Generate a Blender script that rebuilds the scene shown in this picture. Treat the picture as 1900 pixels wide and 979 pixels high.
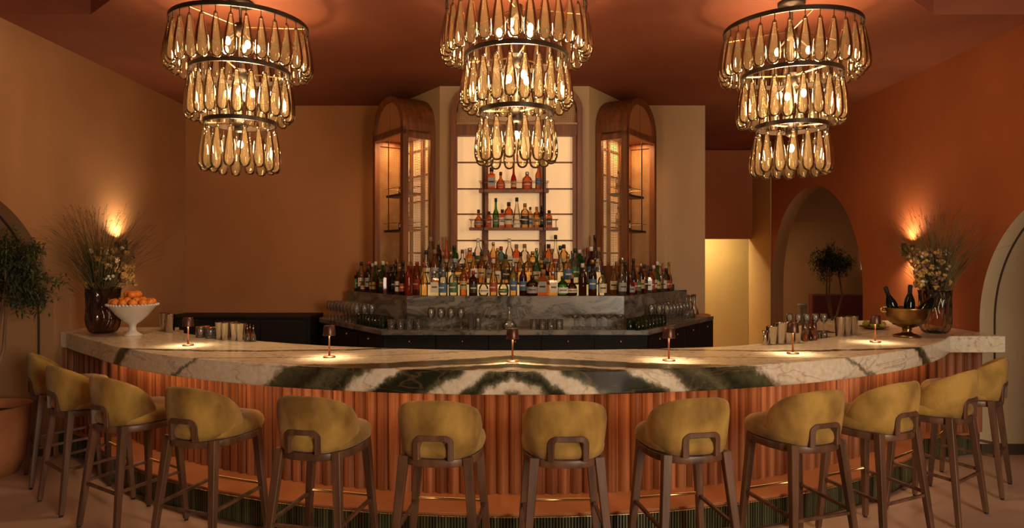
import bpy, math, random
from mathutils import Vector, Matrix
C = bpy.context.scene.collection
for o in list(bpy.data.objects): bpy.data.objects.remove(o)
PI = math.pi; sin = math.sin; cos = math.cos; R = math.radians
scene = bpy.context.scene
# ------------------------------------------------------------------ camera
F = 1267.0; EYE = 1.75; HOR = 484.0
cam = bpy.data.cameras.new('camera'); cam.sensor_width = 36.0; cam.lens = 36.0 * F / 1900
cam.shift_y = (HOR - 489.5) / 1900 * 1.0
camo = bpy.data.objects.new('camera', cam); C.objects.link(camo)
camo.location = (0, 0, EYE); camo.rotation_euler = (PI / 2, 0, 0); scene.camera = camo
# ------------------------------------------------------------------ world + big lights + exposure
w = bpy.data.worlds.new('world'); scene.world = w; w.use_nodes = True
w.node_tree.nodes['Background'].inputs[0].default_value = (0.62, 0.50, 0.36, 1)
w.node_tree.nodes['Background'].inputs[1].default_value = 0.10
vs = scene.view_settings; vs.view_transform = 'Standard'; vs.look = 'None'; vs.gamma = 1; vs.exposure = 0.14
def area(name, loc, target, sx, sy, power, col):
    l = bpy.data.lights.new(name, 'AREA'); l.shape = 'RECTANGLE'; l.size = sx; l.size_y = sy; l.energy = power; l.color = col
    o = bpy.data.objects.new(name, l); C.objects.link(o); o.location = loc
    o.rotation_euler = (Vector(target) - Vector(loc)).to_track_quat('-Z', 'Y').to_euler(); return o
area('window_daylight', (3.7, -2.2, 2.1), (0.2, 6.5, 0.9), 2.4, 2.2, 330, (1.0, 0.85, 0.64))
cy = scene.cycles
cy.max_bounces = 10; cy.diffuse_bounces = 3; cy.glossy_bounces = 4; cy.transmission_bounces = 10; cy.transparent_max_bounces = 24
cy.caustics_reflective = False; cy.caustics_refractive = False; cy.sample_clamp_indirect = 3.0; cy.use_denoising = True
CEIL = 3.71; BAR = 1.106; ST = 0.142          # ceiling height, bar top height, slab thickness
LW, RW = -4.12, 4.24
# ------------------------------------------------------------------ materials
def lin(c):
    return tuple(((v / 255) / 12.92 if v / 255 <= .04045 else ((v / 255 + .055) / 1.055) ** 2.4) for v in c) + (1,)
def new_mat(name):
    m = bpy.data.materials.new(name); m.use_nodes = True
    nt = m.node_tree; return m, nt, nt.nodes['Principled BSDF']
def setp(b, **k):
    names = dict(color='Base Color', rough='Roughness', metal='Metallic', spec='Specular IOR Level', trans='Transmission Weight', ior='IOR', sheen='Sheen Weight', coat='Coat Weight')
    for a, v in k.items(): b.inputs[names[a]].default_value = v
def plain(name, col, rough=.5, **k):
    m, nt, b = new_mat(name); setp(b, color=tuple(col[:3]) + (1,), rough=rough, **k); return m
def noisy(name, c1, c2, scale=(3, 3, 3), detail=4, rough=.6, bump=0.0, bscale=30, lo=.35, hi=.65, rnd=0.0, dist=0.0, **k):
    m, nt, b = new_mat(name); N = nt.nodes; L = nt.links
    tc = N.new('ShaderNodeTexCoord'); mp = N.new('ShaderNodeMapping'); mp.inputs['Scale'].default_value = scale
    L.new(tc.outputs['Object'], mp.inputs[0])
    nz = N.new('ShaderNodeTexNoise'); nz.inputs['Scale'].default_value = 1; nz.inputs['Detail'].default_value = detail; nz.inputs['Distortion'].default_value = dist
    L.new(mp.outputs[0], nz.inputs[0])
    if rnd:
        oi = N.new('ShaderNodeObjectInfo'); ad = N.new('ShaderNodeVectorMath'); ad.operation = 'ADD'; mu = N.new('ShaderNodeMath'); mu.operation = 'MULTIPLY'; mu.inputs[1].default_value = 37
        L.new(oi.outputs['Random'], mu.inputs[0]); L.new(mp.outputs[0], ad.inputs[0]); L.new(mu.outputs[0], ad.inputs[1]); L.new(ad.outputs[0], nz.inputs[0])
    cr = N.new('ShaderNodeValToRGB'); cr.color_ramp.elements[0].position = lo; cr.color_ramp.elements[1].position = hi
    cr.color_ramp.elements[0].color = tuple(c1[:3]) + (1,); cr.color_ramp.elements[1].color = tuple(c2[:3]) + (1,)
    L.new(nz.outputs[0], cr.inputs[0]); out = cr.outputs[0]
    if rnd:
        hs = N.new('ShaderNodeHueSaturation'); mr = N.new('ShaderNodeMapRange'); mr.inputs['To Min'].default_value = 1 - rnd; mr.inputs['To Max'].default_value = 1 + rnd
        L.new(oi.outputs['Random'], mr.inputs[0]); L.new(mr.outputs[0], hs.inputs['Value']); L.new(out, hs.inputs['Color']); out = hs.outputs[0]
    L.new(out, b.inputs['Base Color']); setp(b, rough=rough, **k)
    if bump:
        n2 = N.new('ShaderNodeTexNoise'); n2.inputs['Scale'].default_value = bscale; n2.inputs['Detail'].default_value = 5; L.new(tc.outputs['Object'], n2.inputs[0])
        bp = N.new('ShaderNodeBump'); bp.inputs['Strength'].default_value = bump; bp.inputs['Distance'].default_value = .01
        L.new(n2.outputs[0], bp.inputs['Height']); L.new(bp.outputs[0], b.inputs['Normal'])
    return m
def emit(name, col, s):
    m, nt, b = new_mat(name); b.inputs['Base Color'].default_value = tuple(col[:3]) + (1,); b.inputs['Emission Color'].default_value = tuple(col[:3]) + (1,); b.inputs['Emission Strength'].default_value = s; return m
def thin_glass(name, tint, refl=.9, body=0.0, bodycol=None, ior=1.45, rough=.03):
    """clear blown glass: tinted see-through body, mirror sheen at grazing angles"""
    m = bpy.data.materials.new(name); m.use_nodes = True; nt = m.node_tree; N = nt.nodes; L = nt.links; N.clear()
    out = N.new('ShaderNodeOutputMaterial'); tr = N.new('ShaderNodeBsdfTransparent'); tr.inputs[0].default_value = tuple(tint[:3]) + (1,)
    gl = N.new('ShaderNodeBsdfGlossy'); gl.inputs['Roughness'].default_value = rough; gl.inputs[0].default_value = (refl, refl, refl, 1)
    fr = N.new('ShaderNodeFresnel'); fr.inputs[0].default_value = ior; mx = N.new('ShaderNodeMixShader')
    base = tr.outputs[0]
    if body:
        df = N.new('ShaderNodeBsdfTranslucent'); df.inputs[0].default_value = tuple((bodycol or tint)[:3]) + (1,)
        d2 = N.new('ShaderNodeBsdfDiffuse'); d2.inputs[0].default_value = tuple((bodycol or tint)[:3]) + (1,)
        ma = N.new('ShaderNodeMixShader'); ma.inputs[0].default_value = .5; L.new(df.outputs[0], ma.inputs[1]); L.new(d2.outputs[0], ma.inputs[2])
        mb = N.new('ShaderNodeMixShader'); mb.inputs[0].default_value = body; L.new(tr.outputs[0], mb.inputs[1]); L.new(ma.outputs[0], mb.inputs[2]); base = mb.outputs[0]
    L.new(fr.outputs[0], mx.inputs[0]); L.new(base, mx.inputs[1]); L.new(gl.outputs[0], mx.inputs[2]); L.new(mx.outputs[0], out.inputs[0]); return m
M = {}
M['wall_tan_lit'] = noisy('plaster_tan_lit', (.33, .155, .06), (.43, .23, .105), (.7, .7, .55), 5, .85, .15, 12)  # walls share one plaster; how each is lit is put into its colour
M['wall_back'] = noisy('plaster_amber_lit', (.34, .14, .045), (.42, .185, .068), (.7, .7, .5), 5, .85, .12, 12)  # same plaster, its warm lighting mixed into the colour
M['wall_rust_shaded'] = noisy('plaster_rust_shaded', (.35, .095, .026), (.43, .13, .042), (.6, .6, .5), 5, .85, .12, 12)  # same plaster, redder: the lack of daylight is put into the colour
M['wall_sand_daylit'] = noisy('plaster_sand_daylit', (.40, .26, .14), (.46, .31, .175), (.8, .8, .6), 5, .85, .1, 12)  # same plaster, paler: daylight on these faces is put into the colour
M['passage'] = noisy('plaster_straw', (.50, .34, .12), (.58, .41, .16), (.8, .8, .8), 5, .8, .08, 12)
M['cream'] = noisy('plaster_cream', (.46, .34, .20), (.54, .41, .255), (.8, .8, .8), 5, .8, .08, 12)
M['ceiling'] = noisy('ceiling_oxblood', (.19, .050, .022), (.28, .078, .032), (.5, .5, .5), 6, .8, .1, 8, dist=.6)
M['dark_trim'] = plain('umber_trim', (.06, .036, .02), .5)
M['floor'] = noisy('floor_stone', (.50, .33, .235), (.60, .41, .30), (.9, .9, .9), 6, .38, .04, 30)
M['walnut'] = noisy('walnut', (.075, .034, .017), (.165, .078, .040), (18, 18, 1.6), 5, .42, rnd=.12)
M['frame_wood'] = noisy('cabinet_oak', (.115, .036, .011), (.22, .072, .022), (22, 22, 1.8), 5, .5, rnd=.1)
M['flute_wood'] = noisy('flute_mahogany', (.17, .045, .014), (.42, .16, .06), (40, 40, .9), 4, .42, lo=.3, hi=.7, rnd=.22)
M['terracotta_step'] = noisy('terracotta_step', (.34, .125, .045), (.46, .18, .07), (2.5, 2.5, 2.5), 6, .42)
M['velvet'] = noisy('gold_velvet', (.20, .105, .014), (.52, .32, .066), (6, 6, 4), 7, .8, .2, 55, lo=.34, hi=.66, rnd=.05, sheen=.15)
M['brass'] = plain('brass', (.62, .40, .17), .28, metal=1)
M['bronze'] = noisy('aged_bronze', (.20, .115, .045), (.42, .26, .10), (9, 9, 9), 5, .28, metal=1)
M['blackmetal'] = plain('blackened_bronze', (.055, .038, .026), .42, metal=.7)
M['copper'] = plain('copper_lamp', (.50, .23, .12), .35, metal=1)
M['lampshade'] = plain('bronze_lampshade', (.12, .06, .04), .38, metal=.8)
M['steel'] = plain('brushed_steel', (.52, .48, .43), .13, metal=1)
M['black'] = plain('black_lacquer', (.010, .009, .009), .6, spec=.25)
M['rubber'] = plain('black_rubber', (.015, .015, .015), .7)
M['panel'] = emit('backlit_panel', (1.0, .67, .34), .33)
M['panel2'] = emit('backlit_panel_dim', (1.0, .60, .28), .50)
M['riser'] = emit('lit_riser', (1.0, .66, .26), .42)
M['bulb'] = emit('bulb', (1.0, .74, .40), 12)
M['lamp_led'] = emit('lamp_led', (1.0, .72, .38), 14)
M['down_led'] = emit('down_led', (1.0, .8, .5), 20)
M['cane'] = noisy('cane', (.34, .18, .07), (.46, .27, .12), (8, 8, 8), 3, .6)
M['green_tile'] = noisy('green_glazed_tile', (.03, .034, .016), (.12, .12, .055), (30, 30, .7), 2, .2, lo=.35, hi=.65)
M['white_ceramic'] = noisy('white_ceramic', (.62, .58, .52), (.70, .66, .60), (8, 8, 8), 3, .4)
M['orange_skin'] = noisy('orange_skin', (.72, .19, .02), (.82, .27, .035), (20, 20, 20), 3, .45, .2, 180, rnd=.08)
M['lime'] = noisy('lime_skin', (.22, .25, .03), (.45, .36, .05), (10, 10, 10), 3, .45, rnd=.2)
M['grass_mat'] = noisy('dried_grass', (.09, .07, .02), (.24, .18, .065), (6, 6, 2), 3, .8)
M['leaf_dark'] = noisy('dark_leaf', (.035, .05, .018), (.10, .12, .045), (9, 9, 9), 3, .55)
M['leaf_brown'] = noisy('brown_leaf', (.09, .045, .02), (.18, .10, .05), (9, 9, 9), 3, .7)
M['flower_gold'] = noisy('gold_flower', (.40, .22, .05), (.60, .40, .13), (30, 30, 30), 3, .8)
M['flower_plum'] = noisy('plum_flower', (.13, .06, .04), (.28, .14, .08), (30, 30, 30), 3, .8)
M['flower_white'] = plain('white_flower', (.66, .58, .44), .8)
M['bark'] = noisy('bark', (.14, .075, .04), (.26, .15, .08), (14, 14, 3), 4, .8)
M['pot'] = noisy('terracotta_pot', (.38, .13, .045), (.50, .19, .075), (3, 3, 3), 4, .7)
M['soil'] = plain('soil', (.03, .02, .012), .95)
M['maroon'] = plain('maroon_leather', (.12, .02, .02), .5)
M['brown_glass'] = thin_glass('smoky_brown_glass', (.60, .40, .27), .9, .22, (.22, .10, .05))
M['smoke_glass'] = thin_glass('smoky_clear_glass', (.80, .70, .58), .9, .08, (.3, .2, .12))
M['clear'] = thin_glass('clear_glass', (.95, .94, .91), 1.0, .14, (.85, .80, .72), 1.55)
M['green_glass'] = thin_glass('green_glass', (.42, .55, .34), .9, .12, (.10, .18, .06))
M['amber_liq'] = thin_glass('amber_spirit', (.86, .45, .16), .7, .25, (.6, .22, .05))
M['dark_bottle'] = thin_glass('black_green_glass', (.05, .06, .03), .9, .5, (.01, .014, .008))
M['candle'] = plain('candle_white', (.75, .7, .6), .6)
def drop_glass():
    """clear blown glass with an amber cast: more tint where the wall is seen edge-on, a little glow from trapped light"""
    m = bpy.data.materials.new('amber_tinted_drop_glass'); m.use_nodes = True; nt = m.node_tree; N = nt.nodes; L = nt.links; N.clear()
    out = N.new('ShaderNodeOutputMaterial'); tr = N.new('ShaderNodeBsdfTransparent'); lw = N.new('ShaderNodeLayerWeight'); lw.inputs[0].default_value = .35
    cr = N.new('ShaderNodeValToRGB'); e = cr.color_ramp.elements; e[0].position = .25; e[0].color = (.97, .94, .88, 1); e[1].position = .95; e[1].color = (.62, .46, .26, 1)
    L.new(lw.outputs['Facing'], cr.inputs[0]); L.new(cr.outputs[0], tr.inputs[0])
    t2 = N.new('ShaderNodeBsdfTranslucent'); t2.inputs[0].default_value = (.95, .70, .38, 1); d2 = N.new('ShaderNodeBsdfDiffuse'); d2.inputs[0].default_value = (.8, .6, .36, 1)
    md = N.new('ShaderNodeMixShader'); md.inputs[0].default_value = .35; L.new(t2.outputs[0], md.inputs[1]); L.new(d2.outputs[0], md.inputs[2])
    m2 = N.new('ShaderNodeMixShader'); m2.inputs[0].default_value = .08; L.new(tr.outputs[0], m2.inputs[1]); L.new(md.outputs[0], m2.inputs[2])
    gl = N.new('ShaderNodeBsdfGlossy'); gl.inputs[0].default_value = (.50, .44, .34, 1); gl.inputs['Roughness'].default_value = .06; fr = N.new('ShaderNodeFresnel'); fr.inputs[0].default_value = 1.5
    m3 = N.new('ShaderNodeMixShader'); L.new(fr.outputs[0], m3.inputs[0]); L.new(m2.outputs[0], m3.inputs[1]); L.new(gl.outputs[0], m3.inputs[2]); L.new(m3.outputs[0], out.inputs[0]); return m
M['drop'] = drop_glass()
def marble_bar():
    m, nt, b = new_mat('bookmatched_green_marble'); N = nt.nodes; L = nt.links
    def mth(op, a=None, c=None, v=None, clamp=False):
        n = N.new('ShaderNodeMath'); n.operation = op; n.use_clamp = clamp
        for i, s in enumerate((a, c)):
            if s is None: continue
            if isinstance(s, (int, float)): n.inputs[i].default_value = s
            else: L.new(s, n.inputs[i])
        return n.outputs[0]
    tc = N.new('ShaderNodeTexCoord'); sp = N.new('ShaderNodeSeparateXYZ'); L.new(tc.outputs['Object'], sp.inputs[0])
    x, y, z = sp.outputs
    dy = mth('SUBTRACT', 8.6, y); ang = mth('ARCTAN2', x, dy); u = mth('MULTIPLY', mth('ABSOLUTE', ang), 4.6)
    rad = mth('SQRT', mth('ADD', mth('MULTIPLY', x, x), mth('MULTIPLY', dy, dy)))
    inward = mth('SUBTRACT', 4.6, rad)
    # mirrored position so the veins bookmatch about the middle seam
    cb = N.new('ShaderNodeCombineXYZ'); L.new(u, cb.inputs[0]); L.new(inward, cb.inputs[1]); L.new(z, cb.inputs[2])
    n1 = N.new('ShaderNodeTexNoise'); n1.inputs['Scale'].default_value = 4.0; n1.inputs['Detail'].default_value = 9; n1.inputs['Roughness'].default_value = .68; L.new(cb.outputs[0], n1.inputs[0])
    down = mth('SUBTRACT', BAR, z)
    v = mth('SUBTRACT', u, mth('MULTIPLY', down, 1.7))
    v = mth('ADD', v, mth('MULTIPLY', inward, 2.2))
    v = mth('ADD', v, mth('MULTIPLY', mth('SUBTRACT', n1.outputs[0], .5), .42))
    nrm = mth('DIVIDE', mth('ADD', v, .5), 6.0)
    cr = N.new('ShaderNodeValToRGB'); e = cr.color_ramp.elements
    W = (.82, .71, .54, 1); Gd = (.012, .016, .008, 1); Gm = (.10, .10, .05, 1)
    stops = [(-.5, W), (-.32, Gd), (-.22, Gm), (-.17, W), (-.08, W), (-.03, Gm), (.02, Gd), (.08, Gm), (.12, W), (.24, W), (.30, Gm), (.36, Gd), (.62, Gd), (.66, Gm), (.69, W), (.80, W), (.86, Gm), (.92, Gd), (1.05, Gm), (1.18, Gd), (1.40, Gm), (1.46, W), (2.22, W), (2.27, Gm), (2.31, W), (3.05, W), (3.10, Gd), (3.22, Gm), (3.27, W), (4.0, W)]
    stops = [((p + .5) / 6.0, c) for p, c in stops]
    e[0].position = stops[0][0]; e[0].color = stops[0][1]; e[1].position = stops[-1][0]; e[1].color = stops[-1][1]
    for p, c in stops[1:-1]:
        q = e.new(p); q.color = c
    L.new(nrm, cr.inputs[0])
    # thin wandering veins
    mp = N.new('ShaderNodeMapping'); mp.inputs['Scale'].default_value = (1.3, 4.0, 4); mp.inputs['Rotation'].default_value = (0, 0, .25); L.new(cb.outputs[0], mp.inputs[0])
    n2 = N.new('ShaderNodeTexNoise'); n2.inputs['Scale'].default_value = 1.6; n2.inputs['Detail'].default_value = 7; n2.inputs['Distortion'].default_value = .9; L.new(mp.outputs[0], n2.inputs[0])
    vein = mth('ABSOLUTE', mth('SUBTRACT', n2.outputs[0], .5)); vn = N.new('ShaderNodeMapRange'); vn.inputs['From Max'].default_value = .022; vn.inputs['To Min'].default_value = .42; vn.inputs['To Max'].default_value = 0; L.new(vein, vn.inputs[0])
    mixv = N.new('ShaderNodeMixRGB'); mixv.inputs[2].default_value = (.20, .12, .055, 1); L.new(vn.outputs[0], mixv.inputs[0]); L.new(cr.outputs[0], mixv.inputs[1])
    n3 = N.new('ShaderNodeTexNoise'); n3.inputs['Scale'].default_value = 30; n3.inputs['Detail'].default_value = 6; L.new(cb.outputs[0], n3.inputs[0])
    m3 = N.new('ShaderNodeMixRGB'); m3.blend_type = 'OVERLAY'; m3.inputs[0].default_value = .8; L.new(mixv.outputs[0], m3.inputs[1]); L.new(n3.outputs[0], m3.inputs[2])
    L.new(m3.outputs[0], b.inputs['Base Color']); setp(b, rough=.20, spec=.6); return m
M['marble'] = marble_bar()
def grey_marble():
    m, nt, b = new_mat('grey_veined_marble'); N = nt.nodes; L = nt.links
    tc = N.new('ShaderNodeTexCoord'); mp = N.new('ShaderNodeMapping'); mp.inputs['Scale'].default_value = (1.2, 1.2, 2.6); mp.inputs['Rotation'].default_value = (0, .5, 0); L.new(tc.outputs['Object'], mp.inputs[0])
    n = N.new('ShaderNodeTexNoise'); n.inputs['Scale'].default_value = 2.4; n.inputs['Detail'].default_value = 9; n.inputs['Distortion'].default_value = 1.1; n.inputs['Roughness'].default_value = .62; L.new(mp.outputs[0], n.inputs[0])
    cr = N.new('ShaderNodeValToRGB'); e = cr.color_ramp.elements; e[0].position = .36; e[0].color = (.035, .03, .025, 1); e[1].position = .66; e[1].color = (.26, .235, .20, 1)
    q = e.new(.47); q.color = (.17, .155, .13, 1); q = e.new(.495); q.color = (.05, .045, .035, 1); q = e.new(.52); q.color = (.19, .17, .145, 1)
    L.new(n.outputs[0], cr.inputs[0]); L.new(cr.outputs[0], b.inputs['Base Color']); setp(b, rough=.28); return m
M['grey_marble'] = grey_marble()
# ------------------------------------------------------------------ mesh helpers
class MB:
    def __init__(s): s.v = []; s.f = []; s.sm = []
    def add(s, vs, fs, smooth=False, mat=None):
        k = len(s.v)
        for p in vs:
            p = Vector(p); s.v.append(tuple(mat @ p if mat else p))
        for f in fs: s.f.append([i + k for i in f]); s.sm.append(smooth)
        return s
    def box(s, x0, x1, y0, y1, z0, z1, mat=None):
        return s.add([(x0, y0, z0), (x1, y0, z0), (x1, y1, z0), (x0, y1, z0), (x0, y0, z1), (x1, y0, z1), (x1, y1, z1), (x0, y1, z1)],
                     [(3, 2, 1, 0), (4, 5, 6, 7), (0, 1, 5, 4), (1, 2, 6, 5), (2, 3, 7, 6), (3, 0, 4, 7)], False, mat)
    def lathe(s, prof, n=20, mat=None, smooth=True, rib=None, cap=True):
        vs = []; fs = []; m = len(prof)
        for r, z in prof:
            for i in range(n):
                a = 2 * PI * i / n; rr = r * (rib(a, z) if rib else 1); vs.append((rr * cos(a), rr * sin(a), z))
        for j in range(m - 1):
            for i in range(n):
                a, b_ = j * n + i, j * n + (i + 1) % n; fs.append((a, b_, b_ + n, a + n))
        if cap:
            if prof[0][0] > 1e-4: fs.append(tuple(range(n))[::-1])
            if prof[-1][0] > 1e-4: fs.append(tuple(range((m - 1) * n, m * n)))
        return s.add(vs, fs, smooth, mat)
    def tube(s, pts, rad, n=8, closed=False, smooth=True):
        pts = [Vector(p) for p in pts]; m = len(pts); rads = rad if isinstance(rad, (list, tuple)) else [rad] * m; vs = []; up = None
        for i, p in enumerate(pts):
            d = (pts[(i + 1) % m] - pts[i - 1]) if closed else (pts[min(i + 1, m - 1)] - pts[max(i - 1, 0)])
            d.normalize()
            if up is None:
                up = Vector((0, 0, 1)) if abs(d.z) < .9 else Vector((1, 0, 0))
            a = d.cross(up); a.normalize(); b_ = a.cross(d); b_.normalize(); up = b_
            for k in range(n):
                t = 2 * PI * k / n; vs.append(p + (a * cos(t) + b_ * sin(t)) * rads[i])
        fs = []
        for i in range(m if closed else m - 1):
            for k in range(n):
                a0 = i * n + k; a1 = i * n + (k + 1) % n; j = (i + 1) % m; fs.append((a0, a1, j * n + (k + 1) % n, j * n + k))
        if not closed: fs.append(tuple(range(n))); fs.append(tuple(range((m - 1) * n, m * n))[::-1])
        return s.add(vs, fs, smooth)
    def bar(s, a, b_, wa, da, wb=None, db=None, side=None):
        """tapered rectangular bar"""
        a = Vector(a); b_ = Vector(b_); wb = wb or wa; db = db or da; d = (b_ - a).normalized(); sx = Vector(side or (1, 0, 0)); sx = (sx - d * sx.dot(d)).normalized(); sy = d.cross(sx)
        vs = []
        for p, w_, dd in ((a, wa, da), (b_, wb, db)):
            for i, j in ((-1, -1), (1, -1), (1, 1), (-1, 1)): vs.append(p + sx * (i * w_ / 2) + sy * (j * dd / 2))
        return s.add(vs, [(3, 2, 1, 0), (4, 5, 6, 7), (0, 1, 5, 4), (1, 2, 6, 5), (2, 3, 7, 6), (3, 0, 4, 7)])
    def ball(s, c, r, n=12, m=8, sc=(1, 1, 1)):
        prof = [(max(1e-5, r * sin(PI * j / m)), -r * cos(PI * j / m)) for j in range(m + 1)]
        return s.lathe(prof, n, Matrix.Translation(c) @ Matrix.Diagonal((*sc, 1)), cap=False)
    def prism(s, poly, z0, z1, smooth=False):
        n = len(poly); vs = [(x, y, z0) for x, y in poly] + [(x, y, z1) for x, y in poly]
        fs = [tuple(range(n))[::-1], tuple(range(n, 2 * n))] + [(i, (i + 1) % n, n + (i + 1) % n, n + i) for i in range(n)]
        return s.add(vs, fs, smooth)
    def mesh(s, name, m=None, bevel=None):
        me = bpy.data.meshes.new(name); me.from_pydata(s.v, [], s.f); me.polygons.foreach_set('use_smooth', s.sm); me.update()
        if m: me.materials.append(M[m] if isinstance(m, str) else m)
        return me
def link(name, data, parent=None, loc=(0, 0, 0), rot=(0, 0, 0), scale=(1, 1, 1)):
    o = bpy.data.objects.new(name, data); C.objects.link(o); o.parent = parent; o.location = loc; o.rotation_euler = rot; o.scale = scale; return o
def obj(name, mb, m, parent=None, loc=(0, 0, 0), rot=(0, 0, 0)): return link(name, mb.mesh(name, m), parent, loc, rot)
def tag(o, label=None, cat=None, group=None, kind=None):
    if label: o['label'] = label
    if cat: o['category'] = cat
    if group: o['group'] = group
    if kind: o['kind'] = kind
    return o
def thing(name, label, cat, loc=(0, 0, 0), rz=0, group=None): return tag(link(name, None, None, loc, (0, 0, rz)), label, cat, group)
def bev(o, wd=.004, seg=2):
    m = o.modifiers.new('bevel', 'BEVEL'); m.width = wd; m.segments = seg; m.limit_method = 'ANGLE'; return o
def copy_tree(o, parent=None):
    c = o.copy(); C.objects.link(c); c.parent = parent
    for ch in list(o.children): copy_tree(ch, c)
    return c
def struct(name, mb, m): return tag(obj(name, mb, m), kind='structure')
def ordn(n): return ['first', 'second', 'third', 'fourth', 'fifth', 'sixth', 'seventh', 'eighth', 'ninth', 'tenth', 'eleventh', 'twelfth'][n - 1] if n <= 12 else f'{n}' + ('th' if 10 < n % 100 < 14 else {1: 'st', 2: 'nd', 3: 'rd'}.get(n % 10, 'th'))
def atx(px, D): return (px - 950) / F * D
def atz(y, D): return EYE - (y - HOR) / F * D
rnd = random.Random(7)
# ------------------------------------------------------------------ room shell
struct('floor', MB().box(-6, 9, -4, 15, -.1, 0), 'floor')
def arch_wall(name, X, outward, y0, y1, ztop, openings, thick, mat):
    """wall in the plane X with arched openings; the thickness goes outward"""
    mb = MB(); Xo = X + outward * thick; cur = y0
    def quad(pts): mb.add(pts, [(0, 1, 2, 3)])
    for (yc, r, spring) in openings:
        for XX in (X, Xo): quad([(XX, cur, 0), (XX, yc - r, 0), (XX, yc - r, ztop), (XX, cur, ztop)])
        n = 48; pts = [(yc - r * cos(PI * i / n), spring + r * sin(PI * i / n)) for i in range(n + 1)]
        for i in range(n):
            (ya, za), (yb, zb) = pts[i], pts[i + 1]
            for XX in (X, Xo): quad([(XX, ya, za), (XX, yb, zb), (XX, yb, ztop), (XX, ya, ztop)])
        cur = yc + r
    for XX in (X, Xo): quad([(XX, cur, 0), (XX, y1, 0), (XX, y1, ztop), (XX, cur, ztop)])
    quad([(X, y0, 0), (Xo, y0, 0), (Xo, y0, ztop), (X, y0, ztop)]); quad([(X, y1, 0), (Xo, y1, 0), (Xo, y1, ztop), (X, y1, ztop)])
    return struct(name, mb, mat)
def arch_reveal(name, X0, X1, yc, r, spring, mat):
    mb = MB(); n = 48
    prof = [(yc - r, 0)] + [(yc - r * cos(PI * i / n), spring + r * sin(PI * i / n)) for i in range(n + 1)] + [(yc + r, 0)]
    vs = [(X0, y, z) for y, z in prof] + [(X1, y, z) for y, z in prof]; m = len(prof)
    mb.add(vs, [(i, i + 1, m + i + 1, m + i) for i in range(m - 1)], True); return struct(name, mb, mat)
def arch_strip(name, X0, X1, yc, r, spring, mat, dr=.012):
    mb = MB(); n = 48
    for i in range(n):
        a, b_ = PI * i / n, PI * (i + 1) / n
        pa = [(X, yc - (r - q) * cos(t), spring + (r - q) * sin(t)) for t in (a, b_) for X, q in ((X0, 0), (X0, dr), (X1, dr), (X1, 0))]
        mb.add(pa, [(0, 1, 5, 4), (1, 2, 6, 5), (2, 3, 7, 6), (3, 0, 4, 7)], False)
    for s in (-1, 1):
        ys = sorted((yc + s * r, yc + s * (r - dr))); mb.box(min(X0, X1), max(X0, X1), ys[0], ys[1], 0, spring)
    return struct(name, mb, mat)
AL = (4.99, 1.15, 1.2); AR = (5.04, 1.15, 1.2); AF = (9.70, 1.45, 1.36)
arch_wall('wall_left', LW, -1, -4, 8.8, 4.1, [AL], 1.5, 'wall_tan_lit')
arch_wall('wall_right', RW, 1, -4, 12.2, 4.1, [AR, AF], .19, 'wall_rust_shaded')
arch_reveal('trim_1', LW + .001, LW - 1.5, *AL, 'wall_tan_lit'); arch_strip('trim_2', LW - .125, LW - .137, *AL, 'dark_trim')
arch_reveal('trim_3', RW - .001, RW + 1.5, *AR, 'cream'); arch_strip('trim_4', RW + .125, RW + .137, *AR, 'dark_trim')
arch_reveal('trim_5', RW - .001, RW + .191, *AF, 'wall_tan_lit')
struct('baseboard_right', MB().box(RW + .002, RW + 1.4, AR[0] + AR[1] - .02, AR[0] + AR[1] - .002, 0, .095), 'dark_trim')
struct('baseboard_left', MB().box(LW - 1.4, LW - .002, AL[0] + AL[1] - .02, AL[0] + AL[1] - .002, 0, .095), 'dark_trim')
struct('wall_back', MB().box(LW - .1, 2.43, 8.62, 8.9, 0, 3.72), 'wall_back')
struct('wall_back_daylit_end', MB().box(1.55, 2.435, 8.61, 8.91, 0, 3.715), 'wall_sand_daylit')  # sleeve over the back wall's right end, daylight painted in as paler plaster
struct('wall_passage', MB().box(2.0, 4.24, 12.0, 12.15, 2.14, 3.8).box(2.0, 2.35, 8.9, 13.6, 0, 3.8), 'wall_rust_shaded')
struct('wall_passage_recess', MB().box(2.0, 4.85, 13.4, 13.5, 0, 2.6).box(2.0, 4.85, 12.15, 13.4, 2.5, 2.6), 'passage')
struct('wall_right_lit_strip', MB().box(4.225, 4.238, 11.16, 12.22, 0, 3.705).box(4.225, 4.44, 12.2, 12.23, 0, 3.705), 'passage')  # thin sheet before the right wall, its lit strip painted as straw colour
struct('wall_side_room', MB().box(4.43, 9, 13.6, 13.7, 0, 4.4).box(8.6, 8.7, 5.5, 13.7, 0, 4.4), 'wall_tan_lit')
struct('window_1', MB().box(6.95, 8.3, 13.55, 13.6, 1.58, 2.0), emit('evening_window', (.8, .75, .55), .25))
# ceiling: main soffit plus raised corners nearer the room
mb = MB(); zc = CEIL
mb.box(-4.3, 4.4, 5.43, 12.2, zc, zc + .3)
mb.prism([(-3.35, 5.43), (-.2, 2.6), (.2, 2.6), (3.35, 5.43)][::1], zc, zc + .3)
struct('ceiling', mb, 'ceiling')
struct('ceiling_raised', MB().box(-4.3, 4.4, -4, 5.5, zc + .3, zc + .4), 'ceiling')
struct('ceiling_side_room', MB().box(4.43, 9, 5.5, 13.7, 4.3, 4.4).box(2, 4.3, 12.0, 13.5, 3.7, 3.8), 'cream')
# centre pier and its two angled wings
wl = Vector((-.717, 1)); wr = Vector((.66, 1))
pl = Vector((-.81, 7.66)); pr = Vector((.865, 7.66))
a_ = pl + wl * 1.0; b_ = pr + wr * 1.0
struct('wall_centre', MB().prism([tuple(pl), tuple(pr), tuple(b_), tuple(a_)], 0, CEIL + .005), 'wall_sand_daylit')
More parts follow.
